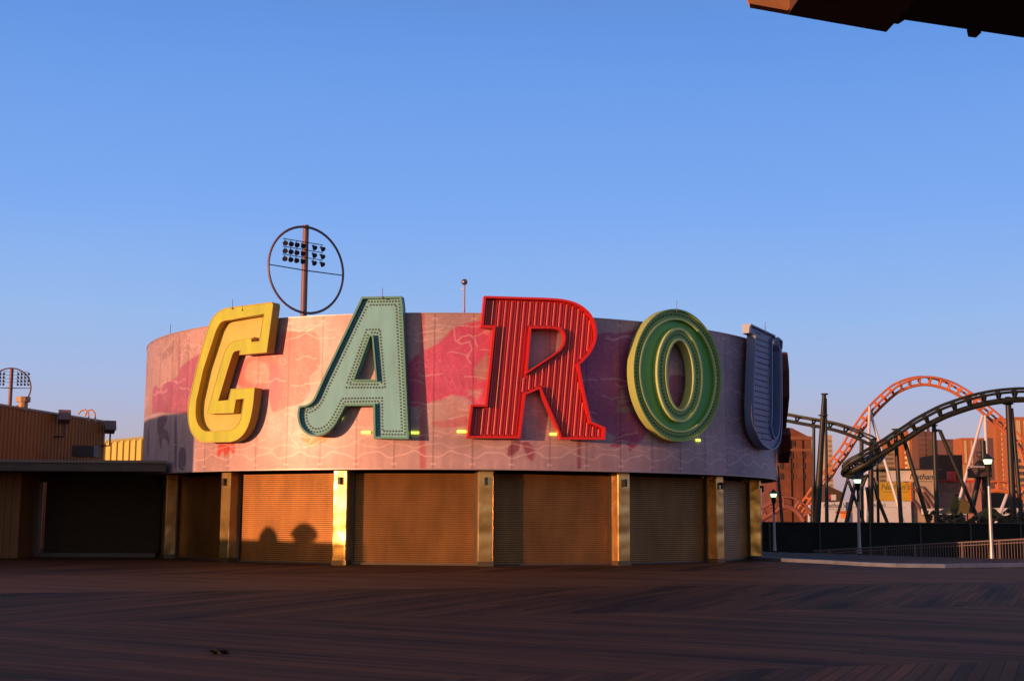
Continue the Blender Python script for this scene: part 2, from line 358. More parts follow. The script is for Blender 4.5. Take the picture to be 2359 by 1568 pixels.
# plum horse between R and O
paint([(1000, 700), (1110, 660), (1180, 560), (1225, 430), (1300, 405), (1400, 420), (1480, 400), (1640, 380), (1760, 420), (1750, 900), (1600, 1240), (1480, 1330), (1460, 1240), (1300, 1180), (1150, 1000)], ZC, (.42, .09, .22))
paint([(1490, 640), (1560, 560), (1640, 600), (1640, 1000), (1560, 1040), (1500, 960), (1460, 800)], ZC, (.44, .07, .09), .7)
paint([(250, 700, s1), (300, 690, s1), (312, 800, s1), (225, 862, s1), (372, 850, s1), (392, 912, s1), (205, 915, s1), (245, 800, s1)], ZF, (.42, .31, .31), 0)
paint([(190, 440), (215, 560), (250, 610), (300, 580), (240, 600), (200, 520)], ZF, (.42, .31, .31), 0)
paint([(160, 1220), (240, 1100), (350, 1080), (420, 1130), (400, 1240), (330, 1275, s1), (320, 1180), (260, 1180), (250, 1240), (160, 1235)], ZF, (.42, .09, .15), .3)
paint([(700, 560), (780, 555), (900, 590), (900, 760), (850, 880), (790, 900), (700, 760)], ZF, (.34, .13, .19), .6)
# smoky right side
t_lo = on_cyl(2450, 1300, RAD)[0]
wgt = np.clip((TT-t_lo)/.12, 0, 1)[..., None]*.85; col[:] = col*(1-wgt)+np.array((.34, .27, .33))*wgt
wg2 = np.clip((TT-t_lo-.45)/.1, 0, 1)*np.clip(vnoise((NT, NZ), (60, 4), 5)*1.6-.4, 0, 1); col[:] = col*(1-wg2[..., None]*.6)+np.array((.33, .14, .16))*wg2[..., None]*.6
def blur(a, k):
    for ax in (0, 1):
        kk = k
        a = sum(np.roll(a, i, ax) for i in range(-kk, kk+1))/(2*kk+1)
    return a
edge = slice(8, -8)
bl = blur(col, 1); col[edge, edge] = bl[edge, edge]; col *= (.93+.14*vnoise((NT, NZ), (160, 22), 31))[..., None]
# curling line work inside the figures
n1 = vnoise((NT, NZ), (60, 16), 1)+.5*vnoise((NT, NZ), (130, 34), 2)+.25*vnoise((NT, NZ), (300, 70), 3)
ln = np.clip(1-np.abs(((n1*9) % 1)-.5)*9, 0, 1)*np.clip(figure-.45, 0, 1)
col += ln[..., None]*np.array((.20, .16, .16))
n2 = vnoise((NT, NZ), (70, 10), 9)+.4*vnoise((NT, NZ), (160, 24), 8)
ln = np.clip(1-np.abs(((n2*3.2) % 1)-.5)*16, 0, 1)*(figure < .25)*(ZZ > 4.3); col += ln[..., None]*np.array((.10, .09, .09))
# white wave lines
def wave(t0, t1, z, amp, wl, ph, **k):
    n = max(8, int((t1-t0)*RAD/.12)); stroke_tz([(t0+(t1-t0)*i/n, z+amp*math.sin(((t0+(t1-t0)*i/n)*RAD/wl+ph)*2*math.pi)+amp*.35*math.sin(((t0+(t1-t0)*i/n)*RAD/wl*2.3+ph)*2*math.pi)) for i in range(n+1)], **k)
random.seed(4)
wave(R_(-44), R_(100), 3.72, .10, 1.36, .1); wave(R_(-44), R_(100), 4.02, .07, 1.36, .55, op=.5)
a = R_(-100)
while a < R_(95):
    L = random.uniform(.07, .2)
    for zc, am in ((4.28, .08), (4.55, .08), (5.3, .06), (6.3, .06), (7.75, .10), (8.02, .09)):
        if random.random() < .9: wave(a+random.uniform(0, .06), a+L, zc+random.uniform(-.14, .14), am*random.uniform(.6, 1.1), random.uniform(1.2, 1.8), random.random(), op=.55, wd=.015)
    for _ in range(4):
        t = a+random.uniform(0, .12); wave(t, t+random.uniform(.03, .08), random.uniform(4.4, 7.6), .06, random.uniform(.5, 1.1), random.random(), op=.5, wd=.015)
    a += L+random.uniform(.0, .04)
for (pts, Z) in (([(1300, 380), (1310, 470), (1360, 500), (1420, 480), (1440, 540), (1400, 600), (1430, 650)], ZBz), ([(1330, 470), (1370, 440), (1420, 430), (1460, 460), (1480, 520)], ZBz), ([(1090, 370), (1140, 350), (1200, 355), (1300, 370)], ZBz), ([(1090, 410), (1150, 395), (1240, 410)], ZBz),
                 ([(170, 400), (240, 360), (340, 340)], ZBz), ([(310, 340), (260, 350), (180, 400), (60, 395), (10, 390)], ZBz), ([(340, 520), (370, 490), (420, 520), (450, 500), (480, 520), (510, 490)], ZA), ([(320, 600), (350, 540), (390, 560), (400, 600)], ZA),
                 ([(170, 810), (230, 780), (290, 790)], ZA), ([(1250, 1210), (1290, 1190), (1330, 1230), (1300, 1270), (1240, 1250)], ZA), ([(1170, 1230), (1230, 1290), (1330, 1280), (1400, 1240)], ZA)):
    stroke_tz([on_cyl(Z[0]+p[0]/Z[2], Z[1]+p[1]/Z[2], RAD) for p in smooth_poly([(q[0], q[1], 1) for q in pts], 0)], op=.6)
def curl(t, z, r, turns, a0, sgn, op, wd=.016, c=(.80, .60, .58)):
    n = int(10*turns)+4; stroke_tz([(t+math.cos(a0+sgn*2*math.pi*turns*i/n)*r*(1-.8*i/n)/RAD, z+math.sin(a0+sgn*2*math.pi*turns*i/n)*r*(1-.8*i/n)) for i in range(n+1)], wd=wd, op=op, c=c)
random.seed(12)
for _ in range(230):
    t = random.uniform(R_(-85), R_(85)); z = random.uniform(3.5, 8.3); i = min(int((t-T0)/(T1-T0)*NT), NT-1); j = min(int((z-ZB)/(ZT-ZB)*NZ), NZ-1)
    if figure[i, j] > .55: curl(t, z, random.uniform(.10, .36), random.uniform(.6, 1.6), random.uniform(0, 6.28), random.choice((-1, 1)), .45, .015, tuple(np.clip(col[i, j]*1.35+.08, 0, .9)))
    elif z > 4.6 and random.random() < .6: curl(t, z, random.uniform(.12, .3), .5, random.uniform(0, .6), 1, .38)
# mane and feather hatching of the crimson horse
for k in range(26):
    x = 1090+k*15; y = 600+22*math.sin(k*1.7)+k*6; stroke_tz([on_cyl(980+(x+dx)/2.24, 960+(y+dy)/2.24, RAD) for dx, dy in ((0, 0), (18, 40), (20, 90), (44, 130), (48, 190))], wd=.012, op=.35, c=(.75, .25, .36))
# panel joints, panel to panel tone, streaks and grain
PW = R_(5.625); ph = R_(-2.0)
pid = np.floor((TT-ph)/PW).astype(int); rs = np.random.RandomState(3); tone = rs.uniform(.90, 1.08, 200)
col *= tone[pid+60][..., None]
fr = ((TT-ph)/PW) % 1; d = np.minimum(fr, 1-fr)*PW*RAD
col *= (1-.42*np.clip((.030-d)/.02, 0, 1))[..., None]
hz = np.minimum(np.abs(ZZ-3.40), np.abs(ZZ-8.33)); tabs = np.clip((.05-hz)/.02, 0, 1)*np.clip((.11-d)/.03, 0, 1); col += (tabs*.16)[..., None]
col *= (.90+.2*vnoise((NT, NZ), (420, 7), 21))[..., None]*(.86+.28*vnoise((NT, NZ), (24, 5), 22))[..., None]*(.92+.16*rs.rand(NT, NZ))[..., None]
col = np.clip(col*np.array((.96, .76, .80)), .01, .92)
# build the drum skin
me = bpy.data.meshes.new('drum_panel')
X = CX*0+RAD*np.sin(TT); Y = -RAD*np.cos(TT)
verts = np.stack([X, Y, ZZ], -1).reshape(-1, 3)
ii, jj = np.meshgrid(np.arange(NT-1), np.arange(NZ-1), indexing='ij'); a = (ii*NZ+jj).ravel()
quads = np.stack([a, a+NZ, a+NZ+1, a+1], -1)
me.vertices.add(len(verts)); me.vertices.foreach_set('co', verts.ravel()); me.loops.add(quads.size); me.loops.foreach_set('vertex_index', quads.ravel().astype(np.int32))
me.polygons.add(len(quads)); me.polygons.foreach_set('loop_start', (np.arange(len(quads))*4).astype(np.int32))
me.polygons.foreach_set('use_smooth', np.ones(len(quads), bool)); me.update(calc_edges=True)
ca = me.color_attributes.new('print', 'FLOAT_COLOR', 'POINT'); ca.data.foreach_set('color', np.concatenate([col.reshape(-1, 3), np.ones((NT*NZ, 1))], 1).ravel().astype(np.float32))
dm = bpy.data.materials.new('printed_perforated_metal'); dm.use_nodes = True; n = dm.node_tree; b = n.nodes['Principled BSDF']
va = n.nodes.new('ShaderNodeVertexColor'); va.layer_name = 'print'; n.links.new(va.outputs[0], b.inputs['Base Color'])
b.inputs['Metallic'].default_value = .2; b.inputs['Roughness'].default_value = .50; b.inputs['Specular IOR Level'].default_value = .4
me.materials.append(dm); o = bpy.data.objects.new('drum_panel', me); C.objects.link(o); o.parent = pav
# back half of the drum, top rim, soffit, roof
dark = mat('soffit_paint', (.06, .045, .04), .7); trim = mat('drum_trim', (.45, .32, .32), .45, .4)
m = MB(); N = 64
for k in range(N):
    t0 = T1+(2*math.pi-(T1-T0))*k/N; t1 = T1+(2*math.pi-(T1-T0))*(k+1)/N
    m.face([polar(t0, RAD, ZB), polar(t1, RAD, ZB), polar(t1, RAD, ZT), polar(t0, RAD, ZT)])
part(m, 'rear_drum_panel', trim, pav)
m = MB(); N = 192
for k in range(N):
    a, b = 2*math.pi*k/N, 2*math.pi*(k+1)/N
    for r0, r1, z0, z1 in ((RAD-.12, RAD+.025, ZB-.04, ZB), (RAD-.12, RAD+.02, ZT, ZT+.04)):
        for q in (((r1, z0), (r1, z1)), ((r1, z1), (r0, z1)), ((r0, z0), (r1, z0)), ((r0, z0), (r0, z1))):
            m.face([polar(a, q[0][0], q[0][1]), polar(b, q[0][0], q[0][1]), polar(b, q[1][0], q[1][1]), polar(a, q[1][0], q[1][1])])
part(m, 'edge_trim', trim, pav)
m = MB(); N = 96
m.face([polar(2*math.pi*k/N, RAD-.125, ZB-.02) for k in range(N)])
part(m, 'soffit', dark, pav, recalc=False)
m = MB(); m.face([polar(2*math.pi*k/N, RAD-.13, ZT-.5) for k in range(N)]); part(m, 'roof', mat('roof_membrane', (.3, .28, .27), .8), pav, recalc=False)
# columns and shutters
colm = mat('brushed_bronze', (.88, .56, .20), .26, .82, bump=(1.3, .55, .10), noise=(1.1, .55, 1.1))
SLOT = R_(22.5); TH0 = R_(5.8)
RC, RS = 12.93, 12.40
shm = mat('shutter_slats', (.29, .125, .035), .36, .66, bump=(.7, .12, .02), noise=(1.6, .72, 1.15, .35))
slotm = mat('black_void', (.01, .01, .01), .8)
proto = None
def col_mesh():
    m = MB(); hw = .26; dpt = .72; bv = .03
    prof = [(-hw, -bv), (-hw+bv, 0), (hw-bv, 0), (hw, -bv), (hw, -dpt), (-hw, -dpt)]
    m.prism([[(p[0], p[1]) for p in prof]], lambda u, v, w_: (u, -v, w_), .0, 3.21)
    return m
first = None
def cz(z): return z
for k in range(-4, 12):
    t = TH0+k*SLOT
    if k == 5 or (-4 <= k <= 3 or k == 4) or True:
        loc = polar(t, RC, 0)-Vector(pav.location)
        if first is None:
            first = col_mesh().build('column', colm, pav); cobj = first; cobj.location = loc; cobj.rotation_euler = (0, 0, t)
            m = MB(); m.tube([(0, -.003, 2.93), (0, -.09, 2.93)], .055, 12); m.box((-.05, -.13, 2.72), (.05, -.05, 2.98)); l0 = m.build('wall_light', mat('black_metal', (.02, .02, .02), .5), cobj); m = MB(); m.box((-.275, -.015, .004), (.275, .6, .16)); l1 = m.build('base_plate', mat('base_bronze', (.20, .13, .07), .4, .8), cobj)
        else:
            cobj = copy_child(first, pav, loc, (0, 0, t)); copy_child(l0, cobj, (0, 0, 0)); copy_child(l1, cobj, (0, 0, 0))
# shutters: flat roller doors between columns, slats 75 mm
def shutter_mesh(Wd, Hh):
    m = MB(); st = .072; n = int(Hh/st); xs = (-Wd/2, Wd/2)
    for i in range(n):
        z = .03+i*st
        pr = [(.004, z), (-.006, z+.006), (-.011, z+.034), (-.008, z+.058), (.002, z+.064), (.004, z+st)]
        for (y0, z0), (y1, z1) in zip(pr, pr[1:]): m.face([(xs[0], y0, z0), (xs[1], y0, z0), (xs[1], y1, z1), (xs[0], y1, z1)])
    return m
chord = 2*RS*math.sin(SLOT/2)
s0 = None
for k in range(-4, 12):
    t = TH0+(k+.5)*SLOT; rr = RS*math.cos(SLOT/2)+.08; loc = polar(t, rr, 0)-Vector(pav.location)
    if s0 is None:
        s0 = shutter_mesh(chord-.5, 3.16).build('roller_shutter', shm, pav, recalc=False); s0.location = loc; s0.rotation_euler = (0, 0, t)
        m = MB(); m.box((-chord/2, -.10, .004), (chord/2, .15, .07)); sill = m.build('bottom_bar', mat('dark_bronze', (.10, .07, .05), .5, .5), s0)
        m = MB(); m.box((-.05, -.09, .07), (.05, -.026, 3.2)); gr = m.build('guide_rail', MATS['dark_bronze'], s0); gr.location = (-(chord/2-.27), 0, 0)
        copy_child(gr, s0, (chord/2-.27, 0, 0))
    else:
        c = copy_child(s0, pav, loc, (0, 0, t)); copy_child(sill, c, (0, 0, 0)); copy_child(gr, c, (-(chord/2-.27), 0, 0)); copy_child(gr, c, (chord/2-.27, 0, 0))
# lit fittings under the letters
m0 = None
fl = mat('lit_sign_fitting', (.8, 1, .3), .4, emit=(.70, 1.0, .08), es=.9)
for sx, sy, wd in ((1252, 1486, .34), (1269, 1486, .1), (1425, 1487, .44), (1587, 1483, .46), (1906, 1492, .42), (2404, 1513, .32), (1171, 1436, .13)):
    t, z = on_cyl(sx, sy, RAD+.08); m = MB()
    m.box((-wd*.33, -.05, -.04), (wd*.33, 0, .04)); lo = polar(t, RAD+.012, z)-Vector(pav.location)
    ob = m.build('sign_light', fl, pav); ob.location = lo; ob.rotation_euler = (0, 0, t)
# thin rods along the top of the drum and the small ball mast
rod = mat('rod_metal', (.10, .08, .09), .5, .5)
for sx, sy0, sy1 in ((584, 1132, 1158),):
    pass

# ================================================================ GIANT LETTERS
STAND, THK = .12, .36
class Letter:
    def __init__(s, name, az, anchor, label):
        s.az = R_(az); r = RAD+STAND+THK
        t, z = on_cyl(*anchor, r); s.P = polar(t, r, 0)                  # a point of the front face
        s.n = Vector((math.sin(s.az), -math.cos(s.az), 0)); s.u = Vector((math.cos(s.az), math.sin(s.az), 0))
        s.o = s.P-s.n*THK
        s.ob = empty(name, (s.o.x, s.o.y, 4.0), label, 'sign letter', None, s.az)
        s.base = 4.0
    def uv(s, px, py, depth=0):                                          # photo point to plane coordinates of the front face
        d = ray(px, py); n = s.n; P = s.P-n*depth; t = (P.x*n.x+P.y*n.y)/(d.x*n.x+d.y*n.y); q = d*t
        return ((q-s.o).dot(s.u), q.z+EYE-s.base)
    def poly(s, pts, Z, it=3, depth=0):
        q = [(*s.uv(Z[0]+p[0]/Z[2], Z[1]+p[1]/Z[2], depth), *p[2:]) for p in pts]
        return smooth_poly(q, it)
    def F(s, u, v, w_): return (u, -w_, v)                               # local: x along, -y outwards, z up
    def plate(s, loops, w0, w1, name, m, **k):
        b = MB(); b.prism(loops, s.F, w0, w1, **k); return b.build(name, m, s.ob)
    def bead(s, loop, w_, r, name, m):
        b = MB(); b.tube([s.F(p[0], p[1], w_) for p in loop], r, 6, closed=True); return b.build(name, m, s.ob, smooth=True)
    def sockets(s, pts, w_, m, r=.028, name='bulb_socket'):
        random.shuffle(pts)
        b = MB(); b.tube([(0, 0.002, 0), (0, -.022, 0)], r, 6); src = b.build(name, m, s.ob); src.location = s.F(*pts[0], w_)
        for p in pts[1:100]: copy_child(src, s.ob, s.F(*p, w_))
        if len(pts) > 100:
            b = MB()
            for p in pts[100:]:
                q = Vector(s.F(*p, w_)); b.tube([q+Vector((0, .002, 0)), q+Vector((0, -.022, 0))], r, 6)
            tag(b.build(name, m, s.ob, recalc=False), kind='stuff')
s1 = 1
# --- C, yellow
yel = mat('yellow_paint', (.46, .50, .02), .45, noise=(2.2, .80, 1.10, .22)); yel2 = mat('amber_paint', (.60, .46, .09), .5, noise=(1.5, .9, 1.08)); yside = mat('ochre_side_paint', (.50, .30, .03), .5)
Lc = Letter('letter_c', -33, (795, 1290), 'giant yellow letter C with stepped inner channel, on the pink drum')
Z1 = (630, 1030, 6.27); Z2 = (630, 1270, 5.808)
def cv(Z, pts): return [(Z[0]+p[0]/Z[2], Z[1]+p[1]/Z[2], *p[2:]) for p in pts]
ID = (0, 0, 1)
outer = cv(Z1, [(1925, 62), (1935, 130), (1800, 1135), (1215, 1185), (1225, 1090), (1100, 1100, 1), (1040, 1220, 1)])+cv(Z2, [(700, 625), (900, 620), (955, 400), (1430, 365), (1395, 700), (1340, 1010, 1), (1250, 1240, 1), (1100, 1395, 1), (950, 1440), (360, 1450), (230, 1360, 1), (130, 1180, 1), (95, 900, 1), (120, 640), (250, 60)])+cv(Z1, [(400, 1100), (540, 620, 1), (590, 480, 1), (690, 320, 1), (860, 205, 1), (1000, 178)])
inner = cv(Z1, [(1740, 320), (1640, 900), (1470, 925), (1475, 830), (1130, 880, 1), (1030, 920, 1), (920, 1060, 1), (875, 1200, 1)])+cv(Z2, [(720, 0), (475, 885), (1010, 862), (1055, 595), (1215, 588), (1165, 900), (1140, 1030, 1), (1060, 1150, 1), (940, 1215), (440, 1245), (350, 1190, 1), (265, 1050, 1), (240, 850, 1), (260, 620), (400, 0)])+cv(Z1, [(700, 680), (760, 560, 1), (830, 460, 1), (1000, 430)])
oc = Lc.poly(outer, ID); ic = Lc.poly(inner, ID)
Lc.plate([oc, ic], 0, THK, 'face_border', [yel, yside], sides=1)
fl_ = Lc.plate([inset(ic, -.01)], .03, .06, 'channel_floor', yel2)
Lc.bead(oc, THK, .022, 'edge_bead', yel2); Lc.bead(ic, THK, .02, 'edge_bead', yel2)
hp = Lc.poly(cv(Z1, [(1500, 800), (1610, 820), (1605, 880), (1490, 890)]), ID, 0, .25)
Lc.plate([hp], .062, .075, 'service_hatch', mat('dark_brown_steel', (.10, .04, .02), .7))
# --- A, sea green with bulb sockets
teal = mat('sea_green_paint', (.15, .42, .49), .45, noise=(2.2, .80, 1.10, .22)); tealr = mat('deep_green_paint', (.07, .25, .20), .42); sock = mat('socket_dark', (.035, .05, .012), .5)
La = Letter('letter_a', -11, (1240, 1270), 'giant sea green letter A edged with bulb sockets, on the pink drum')
outer = [(590, 135), (895, 130), (905, 200), (952, 1230), (682, 1226), (678, 972), (462, 975), (430, 1040, 1), (380, 1130, 1), (310, 1195, 1), (225, 1215, 1), (160, 1195, 1), (105, 1130, 1), (90, 1040, 1), (105, 975), (170, 965, 1), (215, 930, 1), (250, 850, 1), (290, 760)]
hole = [(655, 440), (668, 440), (697, 772), (533, 772)]
oa = La.poly(outer, ZBz); ha = La.poly(hole, ZBz)
La.plate([oa, ha], 0, .20, 'face_panel', teal)
La.plate([oa, inset(oa, .07)], 0, THK, 'rim', tealr)
hw = inset(ha, -.055); La.plate([hw, ha], .201, THK, 'counter_rim', tealr)
pts = []
for d_ in (.155, .265): pts += spaced(inset(oa, d_), .106)
for d_ in (.15, .255): pts += spaced(inset(ha, -d_), .106)
oin = inset(oa, .10); hout = inset(ha, -.10); keep = []
for p in pts:
    if inside(p, oin) and not inside(p, hout) and all(math.dist(p, q) > .075 for q in keep): keep.append(p)
La.sockets(keep, .20, sock, .031)
# --- R, red with neon tubes
red = mat('red_paint', (.55, .014, .016), .38, noise=(2.2, .80, 1.10, .22)); redd = mat('red_rim_paint', (.60, .016, .010), .4); neon = mat('unlit_neon_glass', (.72, .17, .14), .2, coat=.3)
Lr = Letter('letter_r', 9, (1840, 1270), 'giant red letter R lined with thin vertical glass tubes, on the pink drum')
outer = [(368, 128), (830, 142), (980, 150, 1), (1100, 185, 1), (1190, 255, 1), (1235, 350, 1), (1240, 470, 1), (1190, 575, 1), (1105, 658), (1130, 800), (1195, 1095), (1305, 1140), (1300, 1235), (955, 1232), (940, 1180), (795, 845), (690, 888), (648, 1225), (235, 1222), (268, 962), (378, 965), (440, 372), (345, 370)]
hole = [(733, 380), (920, 378, 1), (975, 400, 1), (988, 455, 1), (970, 520, 1), (920, 565, 1), (705, 705)]
orr = Lr.poly(outer, ZC); hr = Lr.poly(hole, ZC)
Lr.plate([orr, hr], 0, .10, 'back_panel', red)
Lr.plate([orr, inset(orr, .075)], .10, THK, 'rim', redd); Lr.plate([inset(hr, -.06), hr], .10, THK, 'counter_rim', redd)
clipl = [inset(orr, .10), inset(hr, -.09)]
t0_ = Lr.uv(*[ZC[0]+400/2.24, ZC[1]+128/2.24]); b0_ = Lr.uv(*[ZC[0]+295/2.24, ZC[1]+1222/2.24])
du = (t0_[0]-b0_[0])/(t0_[1]-b0_[1]); rib = MB(); k = -6
segs = []
while k < 32:
    ub = b0_[0]+k*.211
    a_ = (ub, b0_[1]-.1); b_ = (ub+du*5.2, b0_[1]+5.1)
    for s_ in clip_line((a_[0]+.1, a_[1]), (b_[0]+.1, b_[1]), clipl):
        if math.dist(*s_) > .12:
            (x0, z0), (x1, z1) = s_; hw_ = .055
            rib.prism([[(x0-hw_, z0), (x0+hw_, z0), (x1+hw_, z1), (x1-hw_, z1)]], Lr.F, .10, .15)
    for s_ in clip_line(a_, b_, [inset(orr, .13), inset(hr, -.12)]):
        if math.dist(*s_) > .2: segs.append(s_)
    k += 1
rib.build('backing_ribs', red, Lr.ob)
for s_ in segs:
    b = MB(); b.tube([Lr.F(*s_[0], .20), Lr.F(*s_[1], .20)], .0165, 6); b.build('neon_tube', neon, Lr.ob, smooth=True)
# --- O, green rings
grn = mat('green_paint', (.14, .44, .09), .45, noise=(1.1, .9, 1.06)); grp = mat('pale_green_trim_paint', (.46, .58, .22), .4); grs = mat('yellow_green_side_paint', (.36, .42, .13), .5); grm = mat('moss_paint', (.21, .38, .10), .5)
Lo = Letter('letter_o', 35, (2322, 1286), 'giant green oval letter O with raised pale rings, on the pink drum')
Z5 = (2140, 1050, 3.267)
cO = Lo.uv(Z5[0]+622/Z5[2], Z5[1]+785/Z5[2])
lft = Lo.uv(Z5[0]+127/Z5[2], Z5[1]+785/Z5[2]); rgt = Lo.uv(Z5[0]+1118/Z5[2], Z5[1]+785/Z5[2]); top = Lo.uv(Z5[0]+615/Z5[2], Z5[1]+40/Z5[2]); bo = Lo.uv(Z5[0]+640/Z5[2], Z5[1]+1530/Z5[2])
ou, ov = (lft[0]+rgt[0])/2, (top[1]+bo[1])/2; A_, B_ = (rgt[0]-lft[0])/2, (top[1]-bo[1])/2
def ell(a, b, n=72): return [(ou+a*math.cos(2*math.pi*k/n), ov+b*math.sin(2*math.pi*k/n)) for k in range(n)]
e0 = ell(A_, B_); eh = ell(A_*.30, B_*.52)
Lo.plate([e0, eh], 0, .20, 'field_panel', [grn, grs], sides=1)
Lo.plate([e0, ell(A_-.06, B_-.06)], .20, THK, 'outer_rim', [grm, grs], sides=1)
Lo.plate([ell(A_-.06, B_-.06), ell(A_-.30, B_-.36)], .20, .29, 'outer_band', grm)
Lo.plate([ell(A_-.27, B_-.33), ell(A_-.33, B_-.39)], .29, .37, 'raised_ring', grp)
Lo.plate([ell(A_*.50, B_*.69), eh], .20, .38, 'inner_band', grm)
Lo.plate([ell(A_*.52, B_*.71), ell(A_*.485, B_*.675)], .20, .44, 'raised_ring', grp)
Lo.plate([ell(A_*.335, B_*.55), ell(A_*.295, B_*.517)], .05, .45, 'raised_ring', grp)
pts = spaced(ell(A_-.17, B_-.19, 90), .13); inn = spaced(ell(A_*.415, B_*.61, 90), .13)
Lo.sockets(pts, .29, sock, .034); Lo.sockets(inn, .38, sock, .032)
# --- U, slate blue
blu = mat('slate_blue_paint', (.155, .12, .27), .45, noise=(2.2, .80, 1.10, .22)); blr = mat('slate_blue_side_paint', (.14, .19, .36), .42)
Lu = Letter('letter_u', 60, (2640, 1330), 'giant slate blue letter U seen almost edge on, right end of the drum')
Z3 = (2530, 1100, 6.533); Z4 = (2530, 1320, 6.533)
outer = cv(Z3, [(340, 85), (895, 345), (890, 480), (830, 470)])+cv(Z4, [(825, 0), (832, 600), (815, 950), (840, 1110, 1), (885, 1215, 1), (940, 1200, 1), (985, 1020, 1), (1003, 700), (1012, 0)])+cv(Z3, [(1005, 700), (985, 640), (962, 560), (965, 385), (1058, 470), (1052, 640), (1037, 665)])+cv(Z4, [(1052, 0), (1050, 850), (1035, 1180, 1), (985, 1380, 1), (850, 1500, 1), (690, 1430, 1), (560, 1310, 1), (460, 1090, 1), (410, 850, 1), (398, 500), (408, 0)])+cv(Z3, [(440, 700), (450, 335), (345, 290)])
ouu = Lu.poly(outer, ID)
Lu.plate([ouu], 0, .28, 'face_panel', [blu, blr], sides=1)
Lu.plate([ouu, inset(ouu, .06)], .28, THK, 'rim', blr)
pts = []; iu = inset(ouu, .2); zmin = min(p[1] for p in ouu); zmax = max(p[1] for p in ouu); x0 = min(p[0] for p in ouu); x1 = max(p[0] for p in ouu)
z = zmin+.15
while z < zmax:
    x = x0
    while x < x1:
        if inside((x, z), iu): pts.append((x, z))
        x += .20
    z += .225
Lu.sockets(pts, .28, mat('socket_slate', (.03, .03, .05), .5), .028)
# --- S, dark red, hardly visible behind the U
t_s = R_(82); os_ = polar(t_s, RAD+STAND, 0); so_ = empty('letter_s', (os_.x, os_.y, 3.95), 'edge of a dark red letter S just behind the blue U', 'sign letter', None, t_s)
b = MB(); pathS = [(1.35, 3.7), (1.0, 4.25), (.2, 4.45), (-.8, 4.3), (-1.35, 3.7), (-1.2, 2.95), (-.3, 2.5), (.7, 2.15), (1.3, 1.5), (1.2, .85), (.6, .42), (-.3, .38), (-1.1, .7), (-1.4, 1.3)]
def ribbon(path, wd):
    L_, R__ = [], []
    for k, p in enumerate(path):
        a = Vector(path[max(k-1, 0)]); c = Vector(path[min(k+1, len(path)-1)]); t = (c-a).normalized(); nn = Vector((-t.y, t.x))*wd/2; L_.append(tuple(Vector(p)+nn)); R__.append(tuple(Vector(p)-nn))
    return L_+R__[::-1]
rs_ = ribbon(pathS, .72); b.prism([rs_], lambda u, v, w_: (u, -w_, v), 0, .34); b.build('face_panel', mat('dark_red_paint', (.10, .015, .012), .5), so_)
b = MB(); b.prism([rs_, inset(rs_, .05)], lambda u, v, w_: (u, -w_, v), .34, .42); b.build('rim', MATS['dark_red_paint'], so_)
# mounting brackets behind each letter
for L_, lo_ in ((Lc, [oc]), (La, [oa, ha]), (Lr, [orr, hr]), (Lo, [e0, eh]), (Lu, [ouu])):
    n_b = 0; xs_ = [p[0] for p in lo_[0]]
    for zc in (1.0, 2.2, 3.6):
        u_ = min(xs_)+.1
        while u_ < max(xs_):
            if all(sum(inside((u_+a_, zc+b_), l) for l in lo_) % 2 == 1 for a_ in (-.3, .3) for b_ in (-.15, .15)):
                b = MB(); b.box((u_-.05, .0, zc-.05), (u_+.05, .45, zc+.05)); b.build('mounting_bracket', mat('bracket_steel', (.15, .12, .12), .5, .6), L_.ob); u_ += 1.2
            u_ += .1
# rods on the letter and drum tops
for (sx, y0, y1, Yd) in ((584, 1132, 1160, 50), (800, 1030, 1056, 45.3), (1315, 990, 1020, 43.6), (2327, 1034, 1063, 46), (2631, 1108, 1140, 49)):
    a, b2 = at(sx, y1, Yd), at(sx, y0, Yd); m = MB()
    if Yd == 50: a, b2 = polar(on_cyl(sx, y1, RAD-.05)[0], RAD-.06, ZT+.03), polar(on_cyl(sx, y1, RAD-.05)[0], RAD-.06, ZT+.45)
    else:
        pass
    r_ = empty('lightning_rod', tuple(a), {584: 'thin rod on the drum edge at the far left', 800: 'thin rod on top of the yellow letter C', 1315: 'thin rod on top of the sea green letter A', 2327: 'thin rod on top of the green letter O', 2631: 'thin rod on top of the slate blue letter U'}[sx], 'lightning rod', 'rods along the top of the sign')
    m.tube([a-Vector((0, 0, .06)), b2], .011, 6); part(m, 'rod', rod, r_); m = MB(); m.tube([a-Vector((0, 0, .08)), a-Vector((0, 0, .02))], .04, 8); part(m, 'base', rod, r_)
bm_ = at(1594, 1076, 57); tp = at(1597, 970, 57)
ms = empty('ball_mast', (bm_.x, bm_.y, ZT-.5), 'small mast with a metal ball rising from the roof behind the drum', 'mast')
m = MB(); m.tube([(tp.x, tp.y, ZT-.5), (tp.x, tp.y, tp.z-.1)], [.06, .035], 8); part(m, 'pole', mat('pink_grey_metal', (.30, .17, .16), .5, .3), ms, smooth=True)
def sphere(mb, c, r, sz=1, n=16):
    for i in range(n//2):
        a0, a1 = math.pi*i/(n//2), math.pi*(i+1)/(n//2)
        for j in range(n):
            b0, b1 = 2*math.pi*j/n, 2*math.pi*(j+1)/n
            q = [Vector((math.sin(a)*math.cos(b_), math.sin(a)*math.sin(b_), math.cos(a)*sz))*r+Vector(c) for a, b_ in ((a0, b0), (a1, b0), (a1, b1), (a0, b1))]
            mb.face(q)
m = MB(); sphere(m, (tp.x, tp.y, tp.z), .14); part(m, 'ball', mat('steel_ball', (.25, .18, .22), .3, .7), ms, smooth=True)
m = MB(); m.box((tp.x-.17, tp.y-.02, tp.z-.33), (tp.x-.03, tp.y+.02, tp.z-.29)); part(m, 'crossbar', mat('white_paint', (.8, .8, .8), .4), ms)

